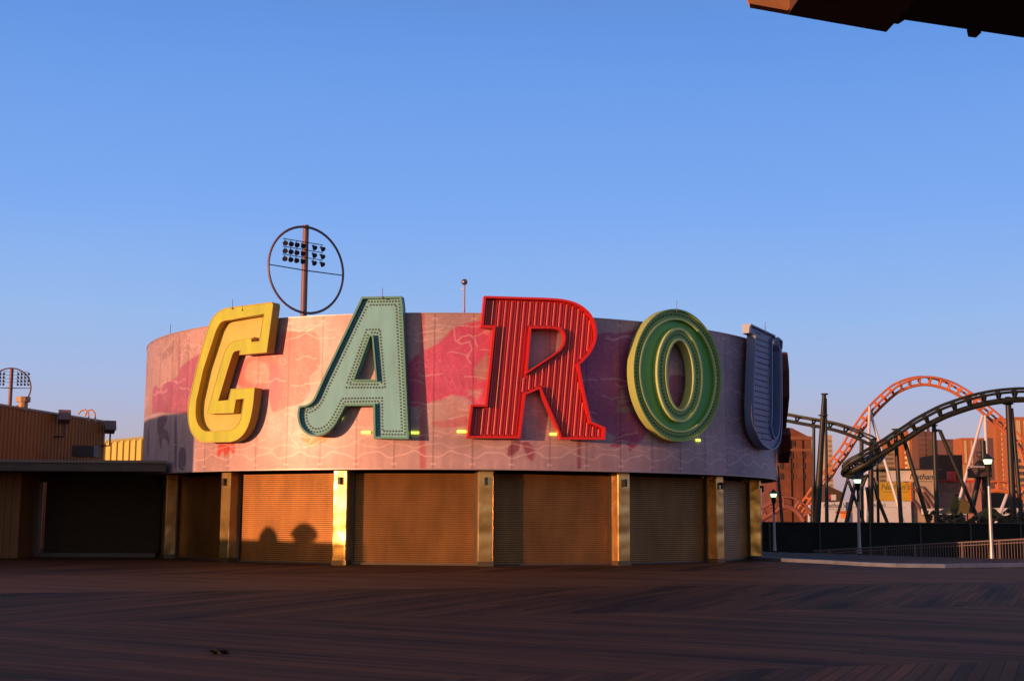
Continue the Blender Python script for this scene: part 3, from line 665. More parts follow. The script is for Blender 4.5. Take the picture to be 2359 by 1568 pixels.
# ================================================================ STADIUM LIGHT TOWERS
rust = mat('mauve_steel', (.20, .10, .10), .5, .2); dks = mat('dark_steel', (.06, .045, .05), .5, .2)
def light_tower(sc, ctr, Y, rx_px, top_px, poleR, label, rows, tilt, rot, base_px, group):
    c = at(*ctr, Y); Rr = rx_px/S_*Y/FPX; top = at(*top_px, Y)
    t = empty('stadium_light_tower', (c.x, c.y, -2.5), label, 'light tower', group)
    m = MB(); m.tube([(c.x, c.y, -2.5), (c.x, c.y, top.z)], [poleR*1.25, poleR], 12); part(m, 'pole', rust, t, smooth=True)
    m = MB(); M = Matrix.Rotation(rot, 3, 'Z'); P = []
    for k in range(48):
        a = 2*math.pi*k/48; P.append(c+M @ Vector((Rr*math.cos(a), -poleR*1.1, Rr*math.sin(a))))
    m.tube(P, poleR*.42, 6, closed=True); part(m, 'ring', rust, t, smooth=True)
    for sgn in (-1, 1):
        m = MB(); a = M @ Vector((sgn*Rr, -poleR, 0)); m.tube([c+M @ Vector((0, -poleR, -.1)), c+a], poleR*.18, 5); m.tube([c+M @ Vector((0, poleR, .1)), c+a], poleR*.18, 5); part(m, 'tie_bar', dks, t)
    for r in range(rows):
        zz_ = c.z+Rr*(.20+.18*(rows-1-r))
        m = MB(); m.tube([c+M @ Vector((-Rr*(.64 if tilt else .9), -poleR, zz_-c.z+.5)), c+M @ Vector((Rr*(.42 if tilt else .85), -poleR, zz_-c.z+.5))], .06, 5); part(m, 'cross_arm', dks, t)
        for i in ((-.60, -.45, -.30, -.14, .16, .38) if tilt else (-.85, -.68, -.51, -.34, .34, .51, .68, .85)):
            q = c+M @ Vector((i*Rr, -poleR*1.4, zz_-c.z)); m = MB()
            m.tube([q+Vector((0, 0, .5)), q+Vector((0, 0, .25))], .05, 5)
            d = (M @ Vector((.5*i, -.75 if tilt else .8, -.55))).normalized(); m.tube([q-d*.35, q-d*.1, q+d*.35, q+d*.4], [.12, .16, .38, .38], 10)
            part(m, 'floodlight', mat('lamp_housing', (.12, .085, .085), .4, .4), t, smooth=True)
    return t
light_tower(0, (1048, 930), 177, 152, (1061, 775), .42, 'tall mauve pole with a steel ring and floodlights rising behind the pavilion', 3, 1, R_(41), 0, 'stadium light towers')
light_tower(0, (37, 1334), 390, 68, (36, 1265), .55, 'distant ringed floodlight tower over the brown building at the left edge', 4, 0, R_(8), 0, 'stadium light towers')

# ================================================================ LEFT SIDE BUILDINGS
obr = mat('rust_corrugated_steel', (.46, .145, .014), .6, noise=(.5, .8, 1.1, .3)); cap = mat('tan_coping', (.46, .26, .14), .6)
def corrugated(mb, a, b, z0, z1, pitch=.3, dep=.05, top2=None):
    a, b = Vector(a[:2]), Vector(b[:2]); L = (b-a).length; t = (b-a)/L; n = Vector((t.y, -t.x)); k = int(L/pitch)
    pts = []
    for i in range(k):
        for f, d in ((0, 0), (.4, 0), (.5, dep), (.9, dep)): pts.append((a+t*((i+f)*pitch)+n*d, (i+f)*pitch/L))
    pts.append((b, 1))
    zt = lambda f: z1 if top2 is None else z1+(top2-z1)*f
    for (p, f), (q, g) in zip(pts, pts[1:]): mb.face([(p.x, p.y, z0), (q.x, q.y, z0), (q.x, q.y, zt(g)), (p.x, p.y, zt(f))])
p0, p1 = at(-330, 1345, 56), at(0, 1394, 61); p2 = at(363, 1452, 71.5)
zt0 = p1.z
bb = empty('rust_building', (p1.x, p1.y, 0), 'rust brown corrugated building with roof ladder behind the dark booth', 'building')
m = MB(); dirv = (Vector(p2)-Vector(p1)); st = Vector(p1)-dirv*.9
corrugated(m, (st.x, st.y), (p2.x, p2.y), 0, p1.z, .34, .06, p2.z+.0); rb = Vector((p2.x-2.5, p2.y+1, 0))
m.face([(p2.x, p2.y, 0), (rb.x, rb.y, 0), (rb.x, rb.y, p2.z), (p2.x, p2.y, p2.z)]); m.face([(st.x, st.y, p1.z-.1), (p2.x, p2.y, p2.z-.1), (rb.x, rb.y, p2.z-.1), (st.x-4, st.y+1, p1.z-.1)])
part(m, 'wall', obr, bb, recalc=False)
m = MB(); m.tube([(st.x, st.y, p1.z), (p2.x, p2.y, p2.z)], .10, 4); part(m, 'coping', cap, bb)
def flood(sx, sy, Y, arm, root, nm='wall_floodlight'):
    q = at(sx, sy, Y); m = MB(); M = Matrix.Translation(q) @ Matrix.Rotation(R_(25), 4, 'Z') @ Matrix.Rotation(R_(-25), 4, 'X')
    m.box((-.26, -.3, -.24), (.26, .2, .24), M); m.box((-.3, -.36, -.28), (.3, -.3, .28), M); f = part(m, nm, mat('flood_housing', (.22, .13, .13), .5), root)
    m = MB(); m.tube([q+Vector((.05, 0, -.3)), q+Vector((.05, 0, -.95)), q+Vector((-.55 if arm else .3, .1, -.95))], .05, 6); part(m, 'bracket_arm', MATS['dark_steel'], root)
flood(220, 1437, 66, 1, bb); flood(377, 1472, 71, 1, bb)
for sx in (0, 22):
    m = MB(); pts = [at(268+sx*1.1, 1425+sx*.3, 68.3), at(278+sx, 1412, 68.3), at(293+sx, 1408, 68.3), at(303+sx, 1418, 68.3), at(307+sx, 1450, 68.3)]
    m.tube(pts, .045, 6); part(m, 'roof_ladder_rail', mat('orange_rail', (.62, .32, .2), .5), bb)
q = at(280, 1550, 66); m = MB(); m.box((q.x-.35, q.y-.4, q.z-.3), (q.x+.75, q.y+.4, q.z+.25)); part(m, 'vent_box', MATS['dark_steel'], bb)
m = MB(); q = at(80, 1382, 63); m.tube([q-Vector((0, 0, .4)), q], .22, 10); m.tube([q, q+Vector((0, 0, .25))], .33, 10); part(m, 'roof_vent', cap, bb)
# yellow shed
y0, y1 = at(363, 1530, 86), at(540, 1502, 84.5)
yb = empty('yellow_shed', (y0.x, y0.y, 0), 'yellow corrugated shed between the brown building and the pavilion', 'shed')
m = MB(); corrugated(m, (y0.x-2, y0.y), (y1.x, y1.y), 0, y0.z, .45, .09, y1.z); part(m, 'wall', mat('yellow_corrugated_steel', (.60, .42, .015), .5), yb, recalc=False)
m = MB(); m.tube([(y0.x-2, y0.y, y0.z), (y1.x, y1.y, y1.z)], .13, 4); part(m, 'coping', mat('pale_yellow_coping', (.55, .48, .2), .5), yb)
# dark booth with flat canopy
bo_ = empty('snack_booth', (-17.5, 54, 0), 'dark closed booth with flat canopy beside the left end of the pavilion', 'booth')
yf = 48.5; zc0, zc1 = 3.42, 4.12
zc1 = at(545, 1582, yf).z; zc0 = at(545, 1620, yf).z
xr = at(565, 1590, yf).x
m = MB(); m.prism([[(-34, yf-.6), (-19.2, yf+.1), (xr, yf+.25), (xr-2.05, 52.3), (-16.0, 54.5), (-16.5, 58), (-34, 58)]], lambda u, v, w_: (u, v, w_), zc0, zc1-.10)
part(m, 'canopy', mat('canopy_fascia', (.075, .05, .045), .6, noise=(1, .8, 1.2)), bo_)
m = MB(); m.prism([[(-34, yf-.68), (-19.2, yf+.02), (xr+.06, yf+.18), (xr-2.0, 52.3), (-16.0, 54.6), (-34, 58)]], lambda u, v, w_: (u, v, w_), zc1-.10, zc1)
part(m, 'canopy_edge', mat('canopy_edge_metal', (.17, .12, .11), .5), bo_)
yw = 52.5
xa, xb = at(145, 1800, yw).x, at(560, 1800, yw).x
m = MB(); n_ = int(3.3/.075)
for i in range(n_):
    z = i*.075; m.face([(xa, yw+.3, z), (xb-.2, yw+.3, z), (xb-.2, yw+.27, z+.05), (xa, yw+.27, z+.05)]); m.face([(xa, yw+.27, z+.05), (xb-.2, yw+.27, z+.05), (xb-.2, yw+.3, z+.075), (xa, yw+.3, z+.075)])
part(m, 'roller_shutter', mat('dark_shutter', (.11, .06, .035), .5, .3), bo_, recalc=False)
m = MB(); m.box((xa-.02, yw-.2, 0), (xb-.2, yw+.24, .16)); part(m, 'sill', mat('booth_sill', (.12, .08, .06), .7), bo_)
m = MB(); m.box((-34, yw-.1, 2.95), (xb-.2, yw+.5, zc0-.01)); part(m, 'lintel', mat('booth_lintel', (.05, .035, .03), .7), bo_)
x0, x1 = at(73, 1800, yw).x, at(143, 1800, yw).x
m = MB(); corrugated(m, (x0, yw-.4), (x1, yw-.4), 0, zc0-.01, .2, .04); part(m, 'pier', mat('booth_brown_steel', (.15, .065, .03), .6), bo_, recalc=False)
x0, x1 = at(-80, 1800, 50.5).x, at(62, 1800, 50.5).x
m = MB(); corrugated(m, (x0-6, 50.6), (x1, 50.6), 0, zc0-.01, .26, .05); m.face([(x1, 50.6, 0), (x1, 53, 0), (x1, 53, zc0-.01), (x1, 50.6, zc0-.01)]); part(m, 'side_wall', mat('booth_rust_steel', (.26, .09, .018), .6), bo_, recalc=False)

# ================================================================ CANOPY OVERHEAD, TOP RIGHT
ZR = 5.6
zz5 = (2500, 0, 2.31)
def rf(x, y, z=ZR): return at_z(zz5[0]+x/zz5[2], zz5[1]+y/zz5[2], z)
rb_ = empty('boardwalk_shelter', tuple(rf(900, 190)), 'dark underside corner of a roof overhanging the top right of the view', 'shelter')
A, B, C1 = rf(182, 66), rf(482, 120), rf(1265, 258); D1 = rf(590, 0)-B; D2 = rf(1500, 0)-C1
DD = D2.normalized(); 
def slab(mb, pts, h): mb.prism([[(p.x, p.y) for p in pts]], lambda u, v, w_: (u, v, w_), pts[0].z, pts[0].z+h)
dkw = mat('shadowed_brown_timber', (.10, .045, .03), .7, noise=(2, .8, 1.2)); orw = mat('sunlit_orange_timber', (.60, .27, .12), .6, noise=(2, .85, 1.1)); blk = mat('black_timber', (.03, .028, .02), .8)  # beam end coloured as sunlit, edge beam as shaded; soffit darker still
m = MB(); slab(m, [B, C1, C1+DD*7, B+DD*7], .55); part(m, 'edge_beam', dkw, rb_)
m = MB(); fp_ = [(144, -60), (150, 0), (182, 66), (482, 120), (590, 0), (640, -60)]; Yq = A.y+.02
fp_ = [at(2500+x/2.31, y/2.31, Yq+(B.y-A.y)*(x-182)/300) for x, y in fp_]
for k in range(6): m.face([fp_[k], fp_[(k+1) % 6], fp_[(k+1) % 6]-Vector((.02, .09, 0)), fp_[k]-Vector((.02, .09, 0))])
m.face(fp_); m.face([p-Vector((.02, .09, 0)) for p in fp_])
part(m, 'beam_end', orw, rb_)
G, H_ = rf(1310, 207, ZR), rf(1360, 214, ZR); I_ = rf(1412, 180, ZR); J_ = rf(1900, 252, ZR); K_ = rf(2020, 268, ZR); L2_ = rf(2420, 330, ZR)
m = MB(); slab(m, [p+Vector((0, 0, .02)) for p in (G, H_, I_, L2_, L2_+DD*8+Vector((3, 0, 0)), C1+DD*7)], .5); part(m, 'soffit', blk, rb_)
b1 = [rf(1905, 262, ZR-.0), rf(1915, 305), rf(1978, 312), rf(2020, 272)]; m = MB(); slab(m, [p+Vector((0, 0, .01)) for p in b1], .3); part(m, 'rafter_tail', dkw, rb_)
# unseen shelter post and roof so that the overhang has support
m = MB(); q = C1+DD*4; m.box((q.x-.15, q.y-.15, 0), (q.x+.15, q.y+.15, ZR)); 
if q.y < 3: part(m, 'post', dkw, rb_)

# ================================================================ UNSEEN WALL AND SHRUBS ADDED LEFT OF THE VIEW (shade the shutters and boardwalk)
base = Vector((-8.2, 46, 0)); sh = Vector((sd.x, sd.y, 0)).normalized(); pr = Vector((-sh.y, sh.x, 0))
if pr.y > 0: pr = -pr
ctr = base+sh*23
HW = .78+23*math.tan(R_(SUN_EL))
wl = empty('shade_wall', tuple(ctr), 'low concrete wall added out of view to the left to shade the shutters', 'wall')
m = MB(); M = Matrix.Translation(ctr) @ Matrix.Rotation(math.atan2(pr.y, pr.x), 4, 'Z'); m.box((-4, -.2, 0), (2.4, .2, HW-.08), M); m.box((-4, -.3, HW-.08), (2.4, .3, HW), M)
part(m, 'wall', mat('pale_concrete', (.42, .42, .5)), wl)
t_, z_ = on_cyl(671, 1414, RAD); Pc = polar(t_, RAD, 0)+sh*17; zh = z_+17*math.tan(R_(SUN_EL))
hl = empty('arcade_hall', (Pc.x, Pc.y, 0), 'plain brown hall standing out of view to the left', 'building')
M = Matrix.Translation(Pc) @ Matrix.Rotation(math.atan2(-pr.y, -pr.x), 4, 'Z'); m = MB(); m.box((0, -.01, 0), (26, 6, zh), M); part(m, 'wall', mat('hall_brown', (.2, .1, .06), .8), hl)
m = MB(); m.box((2, -.12, 0), (6, -.02, 3), M); part(m, 'door', dkw, hl)
def shrub(u, ph_, rr, h, label):
    c = ctr+pr*u; t = empty('shade_shrub', (c.x, c.y, HW), label, 'shrub', 'shrubs added on the shade wall'); m = MB(); random.seed(int(u*10)+50)
    m.tube([(c.x, c.y, HW-.3), (c.x, c.y, HW+h*.6)], .06, 6); part(m, 'stem', dkw, t); m = MB()
    for _ in range(500):
        a, b_ = random.uniform(0, 6.28), random.uniform(-1, 1); q = math.sqrt(1-b_*b_)*rr*random.uniform(.6, 1)
        p = Vector((c.x+math.cos(a)*q, c.y+math.sin(a)*q, HW+ph_+b_*h*.5)); n_ = Vector((random.uniform(-1, 1), random.uniform(-1, 1), random.uniform(-1, 1))).normalized(); x = n_.orthogonal()*.12; y = n_.cross(x)
        m.face([p-x-y, p+x-y, p+x+y, p-x+y])
    part(m, 'foliage', mat('leaf_green', (.06, .09, .03), .7), t, recalc=False)
shrub(-1.1, .06, .22, .50, 'small round shrub added out of view to shape a shutter shadow'); shrub(.35, .28, .38, .34, 'wider dome shaped shrub added out of view to shape a shutter shadow')

# ================================================================ RIGHT SIDE: FENCES, LAMPS
bk = mat('black_fence_mesh', (.009, .007, .005), .9, noise=(1, .6, 1.6)); wm = mat('weathered_steel', (.20, .14, .14), .5, .3)
zf = at(3000, 1797, 76).z
fn = empty('screened_fence', (20, 76, -2.5), 'long black screened fence in front of the amusement park', 'fence')
m = MB(); m.box((10, 76, -2.5), (46, 76.08, zf)); part(m, 'screen', bk, fn)
m = MB(); m.tube([(10, 75.9, zf), (46, 75.9, zf)], .035, 6); part(m, 'top_rail', mat('dark_rail', (.07, .05, .045), .6), fn)
for i in range(11):
    m = MB(); x = 14.9+i*2.9; m.tube([(x, 75.9, -2.5), (x, 75.9, zf+.05)], .045, 6); part(m, 'post', MATS['dark_rail'] if i % 2 else mat('fence_post_brown', (.10, .065, .05), .5), fn)
# ramp railing
r0, r1 = at(3640, 1846, 54.6), at(3200, 1870, 59.5); r2 = at(2800, 1894, 66)
rl = empty('ramp_railing', (r1.x, r1.y, r1.z), 'pale steel picket railing along the ramp behind the front lamp post', 'railing')
pth = [r0, r1, r2]; Hh = 1.05
m = MB(); m.tube(pth, .035, 6); part(m, 'top_rail', wm, rl); m = MB(); m.tube([p-Vector((0, 0, Hh-.05)) for p in pth], .03, 6); part(m, 'bottom_rail', wm, rl)
m = MB(); m.tube([p-Vector((0, 0, .14)) for p in pth], .02, 6); part(m, 'mid_rail', wm, rl)
bal = []
for a, b_ in zip(pth, pth[1:]):
    L = (b_-a).length; k = int(L/.14)
    for i in range(k): bal.append((a+(b_-a)*((i+.5)/k), a.y < 60 and i % 13 == 6))
random.seed(3); src = None; rest = MB(); cnt = 0
for p, post in bal:
    rr_ = .05 if post else .014
    if cnt < 100:
        m = MB(); m.tube([Vector((0, 0, -Hh+.02)), Vector((0, 0, 0))], rr_, 5); q = m.build('post' if post else 'picket', wm, rl); q.location = p-Vector(rl.location); cnt += 1
    else: rest.tube([p-Vector((0, 0, Hh-.02)), p], rr_, 4)
if rest.f: tag(part(rest, 'picket', wm, rl, recalc=False), kind='stuff')
# dark planting / bank behind the railing, down to the street
glassm = mat('lit_lamp_glass', (.9, 1, .85), .2, emit=(.60, 1.0, .55), es=.8); capm = mat('lamp_black_iron', (.018, .02, .018), .45); polem = mat('lamp_pole_paint', (.40, .33, .36), .35, .4)
def lamp(bx, by, Y, topy, label):
    b_ = at(bx, by, Y); t_ = at(bx, topy, Y); zg = min(b_.z, 0); h = t_.z-zg; s = 1.0
    t = empty('street_lamp', (b_.x, Y, zg), label, 'street lamp', 'lit globe lamps along the boardwalk'); x, y = b_.x, Y
    m = MB(); m.tube([(x, y, zg), (x, y, zg+.5), (x, y, zg+h-1.45)], [.11, .085, .065], 12); part(m, 'pole', polem, t, smooth=True)
    m = MB(); z = zg+h-.80; m.tube([(x, y, z-.7), (x, y, z-.1), (x, y, z), (x, y, z+.26), (x, y, z+.30)], [.06, .06, .12, .14, .17], 14); part(m, 'collar', capm, t, smooth=True)
    m = MB(); z += .30; m.tube([(x, y, z), (x, y, z+.19), (x, y, z+.20)], [.14, .19, .19], 14); part(m, 'glass', glassm, t, smooth=True)
    m = MB(); z += .20; m.tube([(x, y, z), (x, y, z+.03), (x, y, z+.10), (x, y, z+.14), (x, y, z+.26)], [.30, .29, .18, .13, .04], 14); part(m, 'cap', capm, t, smooth=True)
lamp(3411, 1919, 57, 1556, 'nearest lit lamp post with black cap, in front of the pale railing at right')
lamp(2956, 1902, 68, 1628, 'middle lit lamp post standing before the black A-frame coaster legs')
lamp(2664, 1893, 75, 1679, 'farthest lit lamp post, just right of the pavilion')

# ================================================================ ROLLER COASTERS
Q1 = (2640, 1300, 4.3545); Q2 = (3080, 1300, 4.3545); Q3 = (2640, 1600, 4.3545); Q4 = (3080, 1600, 4.3545)
def q(Z, x, y, Y): return at(Z[0]+x/Z[2], Z[1]+y/Z[2], Y)
def catmull(P, n=8):
    out = []
    for i in range(len(P)-1):
        p0 = P[max(i-1, 0)]; p1, p2 = P[i], P[i+1]; p3 = P[min(i+2, len(P)-1)]
        for k in range(n):
            t = k/n; out.append(.5*((2*p1)+(p2-p0)*t+(2*p0-5*p1+4*p2-p3)*t*t+(3*p1-p0-3*p2+p3)*t**3))
    return out+[P[-1]]
def track(root, P, gauge, depth, rr, sr, mt, tie_m, step=1.0, side=None, closed_ties=True):
    P = catmull(P, 10); up = Vector((0, 0, 1)); n = len(P); A_, B_, Cc = [], [], []
    for k, p in enumerate(P):
        t = (P[min(k+1, n-1)]-P[max(k-1, 0)]).normalized()
        s = (side or Vector((0, 1, 0))); s = (s-t*s.dot(t)).normalized(); u = s.cross(t)
        if u.z < 0: u = -u
        A_.append(p+s*gauge/2+u*depth*.5); B_.append(p-s*gauge/2+u*depth*.5); Cc.append(p-u*depth*.5)
    for L_ in (A_, B_):
        m = MB(); m.tube(L_, rr, 6); part(m, 'rail', mt, root, smooth=True)
    m = MB(); m.tube(Cc, sr, 8); part(m, 'spine', mt, root, smooth=True)
    acc = 0; last = Cc[0]; cnt = 0; rest = MB()
    for a, b, c in zip(A_, B_, Cc):
        if (c-last).length >= step:
            last = c; m = MB() if cnt < 60 else rest
            m.tube([a, c], rr*.95, 5); m.tube([b, c], rr*.95, 5); m.tube([a, b], rr*.8, 5)
            if cnt < 60: part(m, 'cross_tie', tie_m, root)
            cnt += 1
    if rest.f: tag(part(rest, 'cross_tie', tie_m, root, recalc=False), kind='stuff')
def leg(root, pts, r, mt, name='support', r2=None):
    m = MB(); m.tube(pts, [r]+[r2 or r]*(len(pts)-1), 10); part(m, name, mt, root, smooth=True)
    return m
def flange(root, p, r, mt):
    m = MB(); m.tube([p-Vector((0, 0, .05)), p+Vector((0, 0, .05))], r, 10); part(m, 'flange', mt, root)
cg = mat('dark_olive_steel', (.016, .015, .009), .6, .1, noise=(.7, .8, 1.2)); D1_ = 118
gc = empty('dark_roller_coaster', tuple(q(Q3, 760, 820, D1_)), 'dark green steel roller coaster track on black pipe supports', 'roller coaster')
track(gc, [q(Q1, -330, 490, 132), q(Q1, 250, 585, 130), q(Q1, 500, 632, 129), q(Q1, 760, 678, 128), q(Q1, 1000, 728, 127), q(Q1, 1200, 790, 126), q(Q1, 1380, 865, 125), q(Q1, 1530, 950, 124), q(Q1, 1620, 1045, 122), q(Q1, 1640, 1150, 120)], 1.0, .62, .10, .17, cg, cg, 1.6)
track(gc, [q(Q1, 1640, 1150, 120), q(Q1, 1560, 1260, 117), q(Q1, 1400, 1350, 114), q(Q1, 1260, 1400, 113), q(Q1, 1200, 1380, 112), q(Q1, 1260, 1310, 111.5), q(Q1, 1420, 1225, 111), q(Q1, 1600, 1115, 111), q(Q1, 1760, 1020, 111), q(Q2, 0, 915, 111), q(Q2, 150, 825, 111), q(Q2, 320, 710, 111), q(Q2, 500, 610, 111), q(Q2, 700, 510, 111), q(Q2, 900, 435, 111), q(Q2, 1100, 370, 111), q(Q2, 1300, 318, 111), q(Q2, 1500, 282, 111), q(Q2, 1700, 260, 111), q(Q2, 1921, 250, 111), q(Q2, 2300, 262, 111)], 1.0, .85, .13, .25, cg, cg, 1.25, side=Vector((.25, .9, .35)))
bx = mat('black_pipe', (.016, .013, .009), .5, .1)
def ll(Za, xa, ya, Zb, xb, yb, wpx, name='support', Y=112, w2=None, mid=None):
    r = wpx/Za[2]/S_*Y/FPX/2; pts = [q(Za, xa, ya, Y)]+([q(*mid, Y)] if mid else [])+[q(Zb, xb, yb, Y)]
    e = (pts[-1]-pts[-2]).normalized()
    k = (pts[-1].z+2.5)/max(-e.z, .2); pts.append(pts[-1]+e*k)
    rr2 = (w2/Za[2]/S_*Y/FPX/2) if w2 else r
    m = MB(); m.tube(pts, [r]+[rr2]*(len(pts)-1), 10); part(m, name, bx, gc, smooth=True)
ll(Q1, 845, 245, Q3, 730, 830, 62, w2=120); ll(Q1, 868, 300, Q3, 885, 830, 34, w2=56); ll(Q1, 690, 715, Q3, 680, 830, 44, w2=60)
flange(gc, q(Q1, 850, 238, 111.8), .31, bx); flange(gc, q(Q1, 828, 555, 111.8), .40, bx); flange(gc, q(Q1, 690, 735, 112), .24, bx)
ll(Q1, 1405, 950, Q3, 1400, 880, 60, Y=122, w2=70); ll(Q1, 1545, 1250, Q3, 1545, 860, 70, w2=84); ll(Q1, 1640, 1180, Q3, 1655, 860, 36, w2=44, Y=114)
ll(Q3, 1200, 190, Q3, 1015, 840, 40); ll(Q3, 1205, 230, Q3, 1440, 860, 44, mid=(Q3, 1320, 540)); ll(Q3, 1310, 260, Q3, 1160, 930, 50, mid=(Q3, 1255, 520), w2=64); ll(Q3, 1490, 130, Q3, 1420, 860, 44, mid=(Q3, 1410, 330)); ll(Q3, 1580, 180, Q3, 1800, 880, 46, mid=(Q3, 1640, 480), w2=52); ll(Q3, 1480, 320, Q3, 1545, 860, 44)
ll(Q1, 1908, 770, Q4, 80, 860, 60, w2=66); flange(gc, q(Q1, 1908, 765, 112), .3, bx)
ll(Q2, 130, 940, Q4, 500, 880, 62, w2=66)
ll(Q2, 568, 640, Q4, 628, 1000, 62, w2=70); flange(gc, q(Q2, 568, 708, 112), .33, bx)
ll(Q2, 600, 785, Q4, 1275, 900, 54, mid=(Q2, 660, 785), w2=60)
ll(Q2, 1680, 280, Q4, 1765, 870, 84, w2=100); flange(gc, q(Q2, 1682, 385, 112), .44, bx); ll(Q2, 1735, 450, Q4, 1885, 850, 50, w2=66)
# drooping horizontal brace under the A-frames and left leg
m = MB(); m.tube([q(Q3, 1180, 180, 112), q(Q3, 1520, 160, 112)], .12, 6); part(m, 'brace', bx, gc)
ll(Q3, 140, 0, Q3, 210, 790, 50, Y=100)

# orange coaster behind
org2 = mat('muted_track_paint', (.26, .085, .06), .6)  # duller, darker copy of the track orange
org = mat('orange_track_paint', (.55, .15, .05), .45, noise=(.6, .85, 1.1)); wht = mat('white_support_paint', (.62, .55, .58), .45); D2_ = 170
oc_ = empty('orange_roller_coaster', tuple(q(Q3, 880, 300, D2_)), 'orange roller coaster arch on white pipe supports behind the dark coaster', 'roller coaster')
OP = [q(Q3, 480, 760, D2_), q(Q3, 640, 520, D2_), q(Q3, 830, 240, D2_), q(Q1, 930, 1420, D2_), q(Q1, 1010, 1290, D2_), q(Q1, 1150, 1110, D2_), q(Q1, 1280, 900, D2_), q(Q1, 1420, 690, D2_), q(Q1, 1580, 480, D2_), q(Q1, 1750, 310, D2_), q(Q1, 1905, 178, D2_), q(Q2, 130, 106, D2_), q(Q2, 260, 62, D2_), q(Q2, 420, 40, D2_), q(Q2, 600, 62, D2_), q(Q2, 800, 125, D2_), q(Q2, 1000, 235, D2_), q(Q2, 1150, 335, D2_), q(Q2, 1330, 480, D2_), q(Q2, 1500, 620, D2_), q(Q2, 1650, 760, D2_), q(Q2, 1800, 930, D2_), q(Q2, 1900, 1080, D2_), q(Q2, 1960, 1300, D2_)]
track(oc_, OP, 1.1, 1.0, .15, .2, org, org, 1.15, side=Vector((-.45, .85, .1)))
track(oc_, [q(Q4, 1330, 330, 168), q(Q4, 1500, 305, 168), q(Q4, 1700, 330, 168), q(Q4, 1921, 420, 168), q(Q4, 2200, 560, 168)], 1.1, 1.2, .15, .28, org, org, 1.4)
track(oc_, [q(Q3, -200, 780, 150), q(Q3, 60, 640, 150), q(Q3, 160, 570, 150), q(Q3, 280, 545, 150), q(Q3, 400, 580, 150), q(Q3, 510, 660, 150), q(Q3, 600, 790, 150)], 1.1, 1.1, .14, .3, org2, org2, 1.1)
def wleg(Za, xa, ya, Zb, xb, yb, wpx):
    r = wpx/Za[2]/S_*D2_/FPX/2; a, b_ = q(Za, xa, ya, D2_-1), q(Zb, xb, yb, D2_-2); e = (b_-a).normalized(); c = b_+e*((b_.z+2.5)/max(-e.z, .2)) if b_.z > -2.5 else b_
    m = MB(); m.tube([a, c], r, 10); part(m, 'support', wht, oc_, smooth=True)
wleg(Q1, 1525, 430, Q1, 1512, 820, 44); wleg(Q1, 1535, 520, Q3, 1916, 480, 42); wleg(Q2, 1300, 560, Q4, 960, 490, 42); wleg(Q2, 1335, 560, Q4, 1392, 600, 46); wleg(Q4, 1680, 400, Q4, 1570, 690, 50); wleg(Q3, 625, 600, Q3, 622, 790, 44); wleg(Q3, 1460, 380, Q3, 1480, 860, 40)

# ================================================================ BUILDINGS BEHIND
def facade(name, Za, x0, y0, x1, Y, mt, label, bands=(), grid=None, wm_=None, depth=14, zb=-2.5, sidem=None, yaw=0, roofbits=()):
    a = q(Za, x0, y0, Y); b_ = q(Za, x1, y0, Y); top = a.z; W = b_.x-a.x
    t = empty(name, (a.x, Y, zb), label, 'apartment block' if 'apartment' in name else 'building', 'far apartment blocks' if 'apartment' in name else None)
    m = MB(); m.box((a.x, Y, zb), (b_.x, Y+depth, top)); part(m, 'wall', mt, t)
    for (f0, f1, g0, g1, bm_, pr_) in bands:        # fractions across and down from the top, metres proud
        m = MB(); H = top-zb; m.box((a.x+W*f0, Y-pr_, top-H*g1), (a.x+W*f1, Y-.002, top-H*g0)); part(m, 'wall_band', bm_, t)
    if grid:
        nx, ny, ww, wh, u0, u1, v0, v1 = grid; cnt = 0; src = None; rest = MB(); H = top-zb
        for j in range(ny):
            for i in range(nx):
                x = a.x+W*(u0+(u1-u0)*(i+.5)/nx); z = top-(v0+(v1-v0)*(j+.5)/ny)*H
                if cnt < 100:
                    if src is None:
                        m = MB(); m.box((-ww/2, -.12, -wh/2), (ww/2, 0, wh/2)); src = m.build('window', wm_, t); src.location = (x-t.location.x, -.09, z-zb); 
                    else: copy_child(src, t, (x-t.location.x, -.09, z-zb))
                else: rest.box((x-ww/2, Y-.21, z-wh/2), (x+ww/2, Y-.09, z+wh/2))
                cnt += 1
        if rest.f: tag(part(rest, 'window', wm_, t), kind='stuff')
    for (f0, f1, h) in roofbits:
        m = MB(); m.box((a.x+W*f0, Y+2, top), (a.x+W*f1, Y+5, top+h)); part(m, 'roof_plant', mt, t)
    return t
bo1 = mat('orange_brick', (.40, .125, .04), .8, noise=(.05, .85, 1.1)); mar = mat('shaded_maroon_brick', (.13, .06, .055), .85); tan = mat('tan_brick', (.46, .24, .10), .8); olv = mat('grey_tan_brick', (.27, .21, .15), .85); pin = mat('dark_brown_brick', (.075, .04, .03), .9)  # maroon brick carries the shaded sides in its colour
cream = mat('cream_window_bays', (.55, .38, .2), .5); dwin = mat('dim_window', (.10, .075, .06), .4); litw = mat('cream_window', (.85, .72, .46), .4)
Yb = 800
facade('apartment_block', Q1, 1650, 912, 1930, Yb, olv, 'grey tan apartment block with brown crown, behind the white coaster leg', [(0, 1.0, 0, .10, bo1, .3), (.84, 1.0, .1, 1, bo1, .35)], (6, 17, 1.9, 1.3, .03, .82, .10, .95), mat('khaki_window', (.14, .12, .085), .5))
facade('apartment_block', Q2, 80, 832, 332, Yb-8, bo1, 'orange brick apartment block with two columns of cream windows', [(.30, .48, .05, .42, cream, .25), (.70, .86, .03, .42, cream, .25)], (2, 16, 1.7, 1.6, .0, 1.0, .06, .96), litw, roofbits=((.3, .5, 2),))
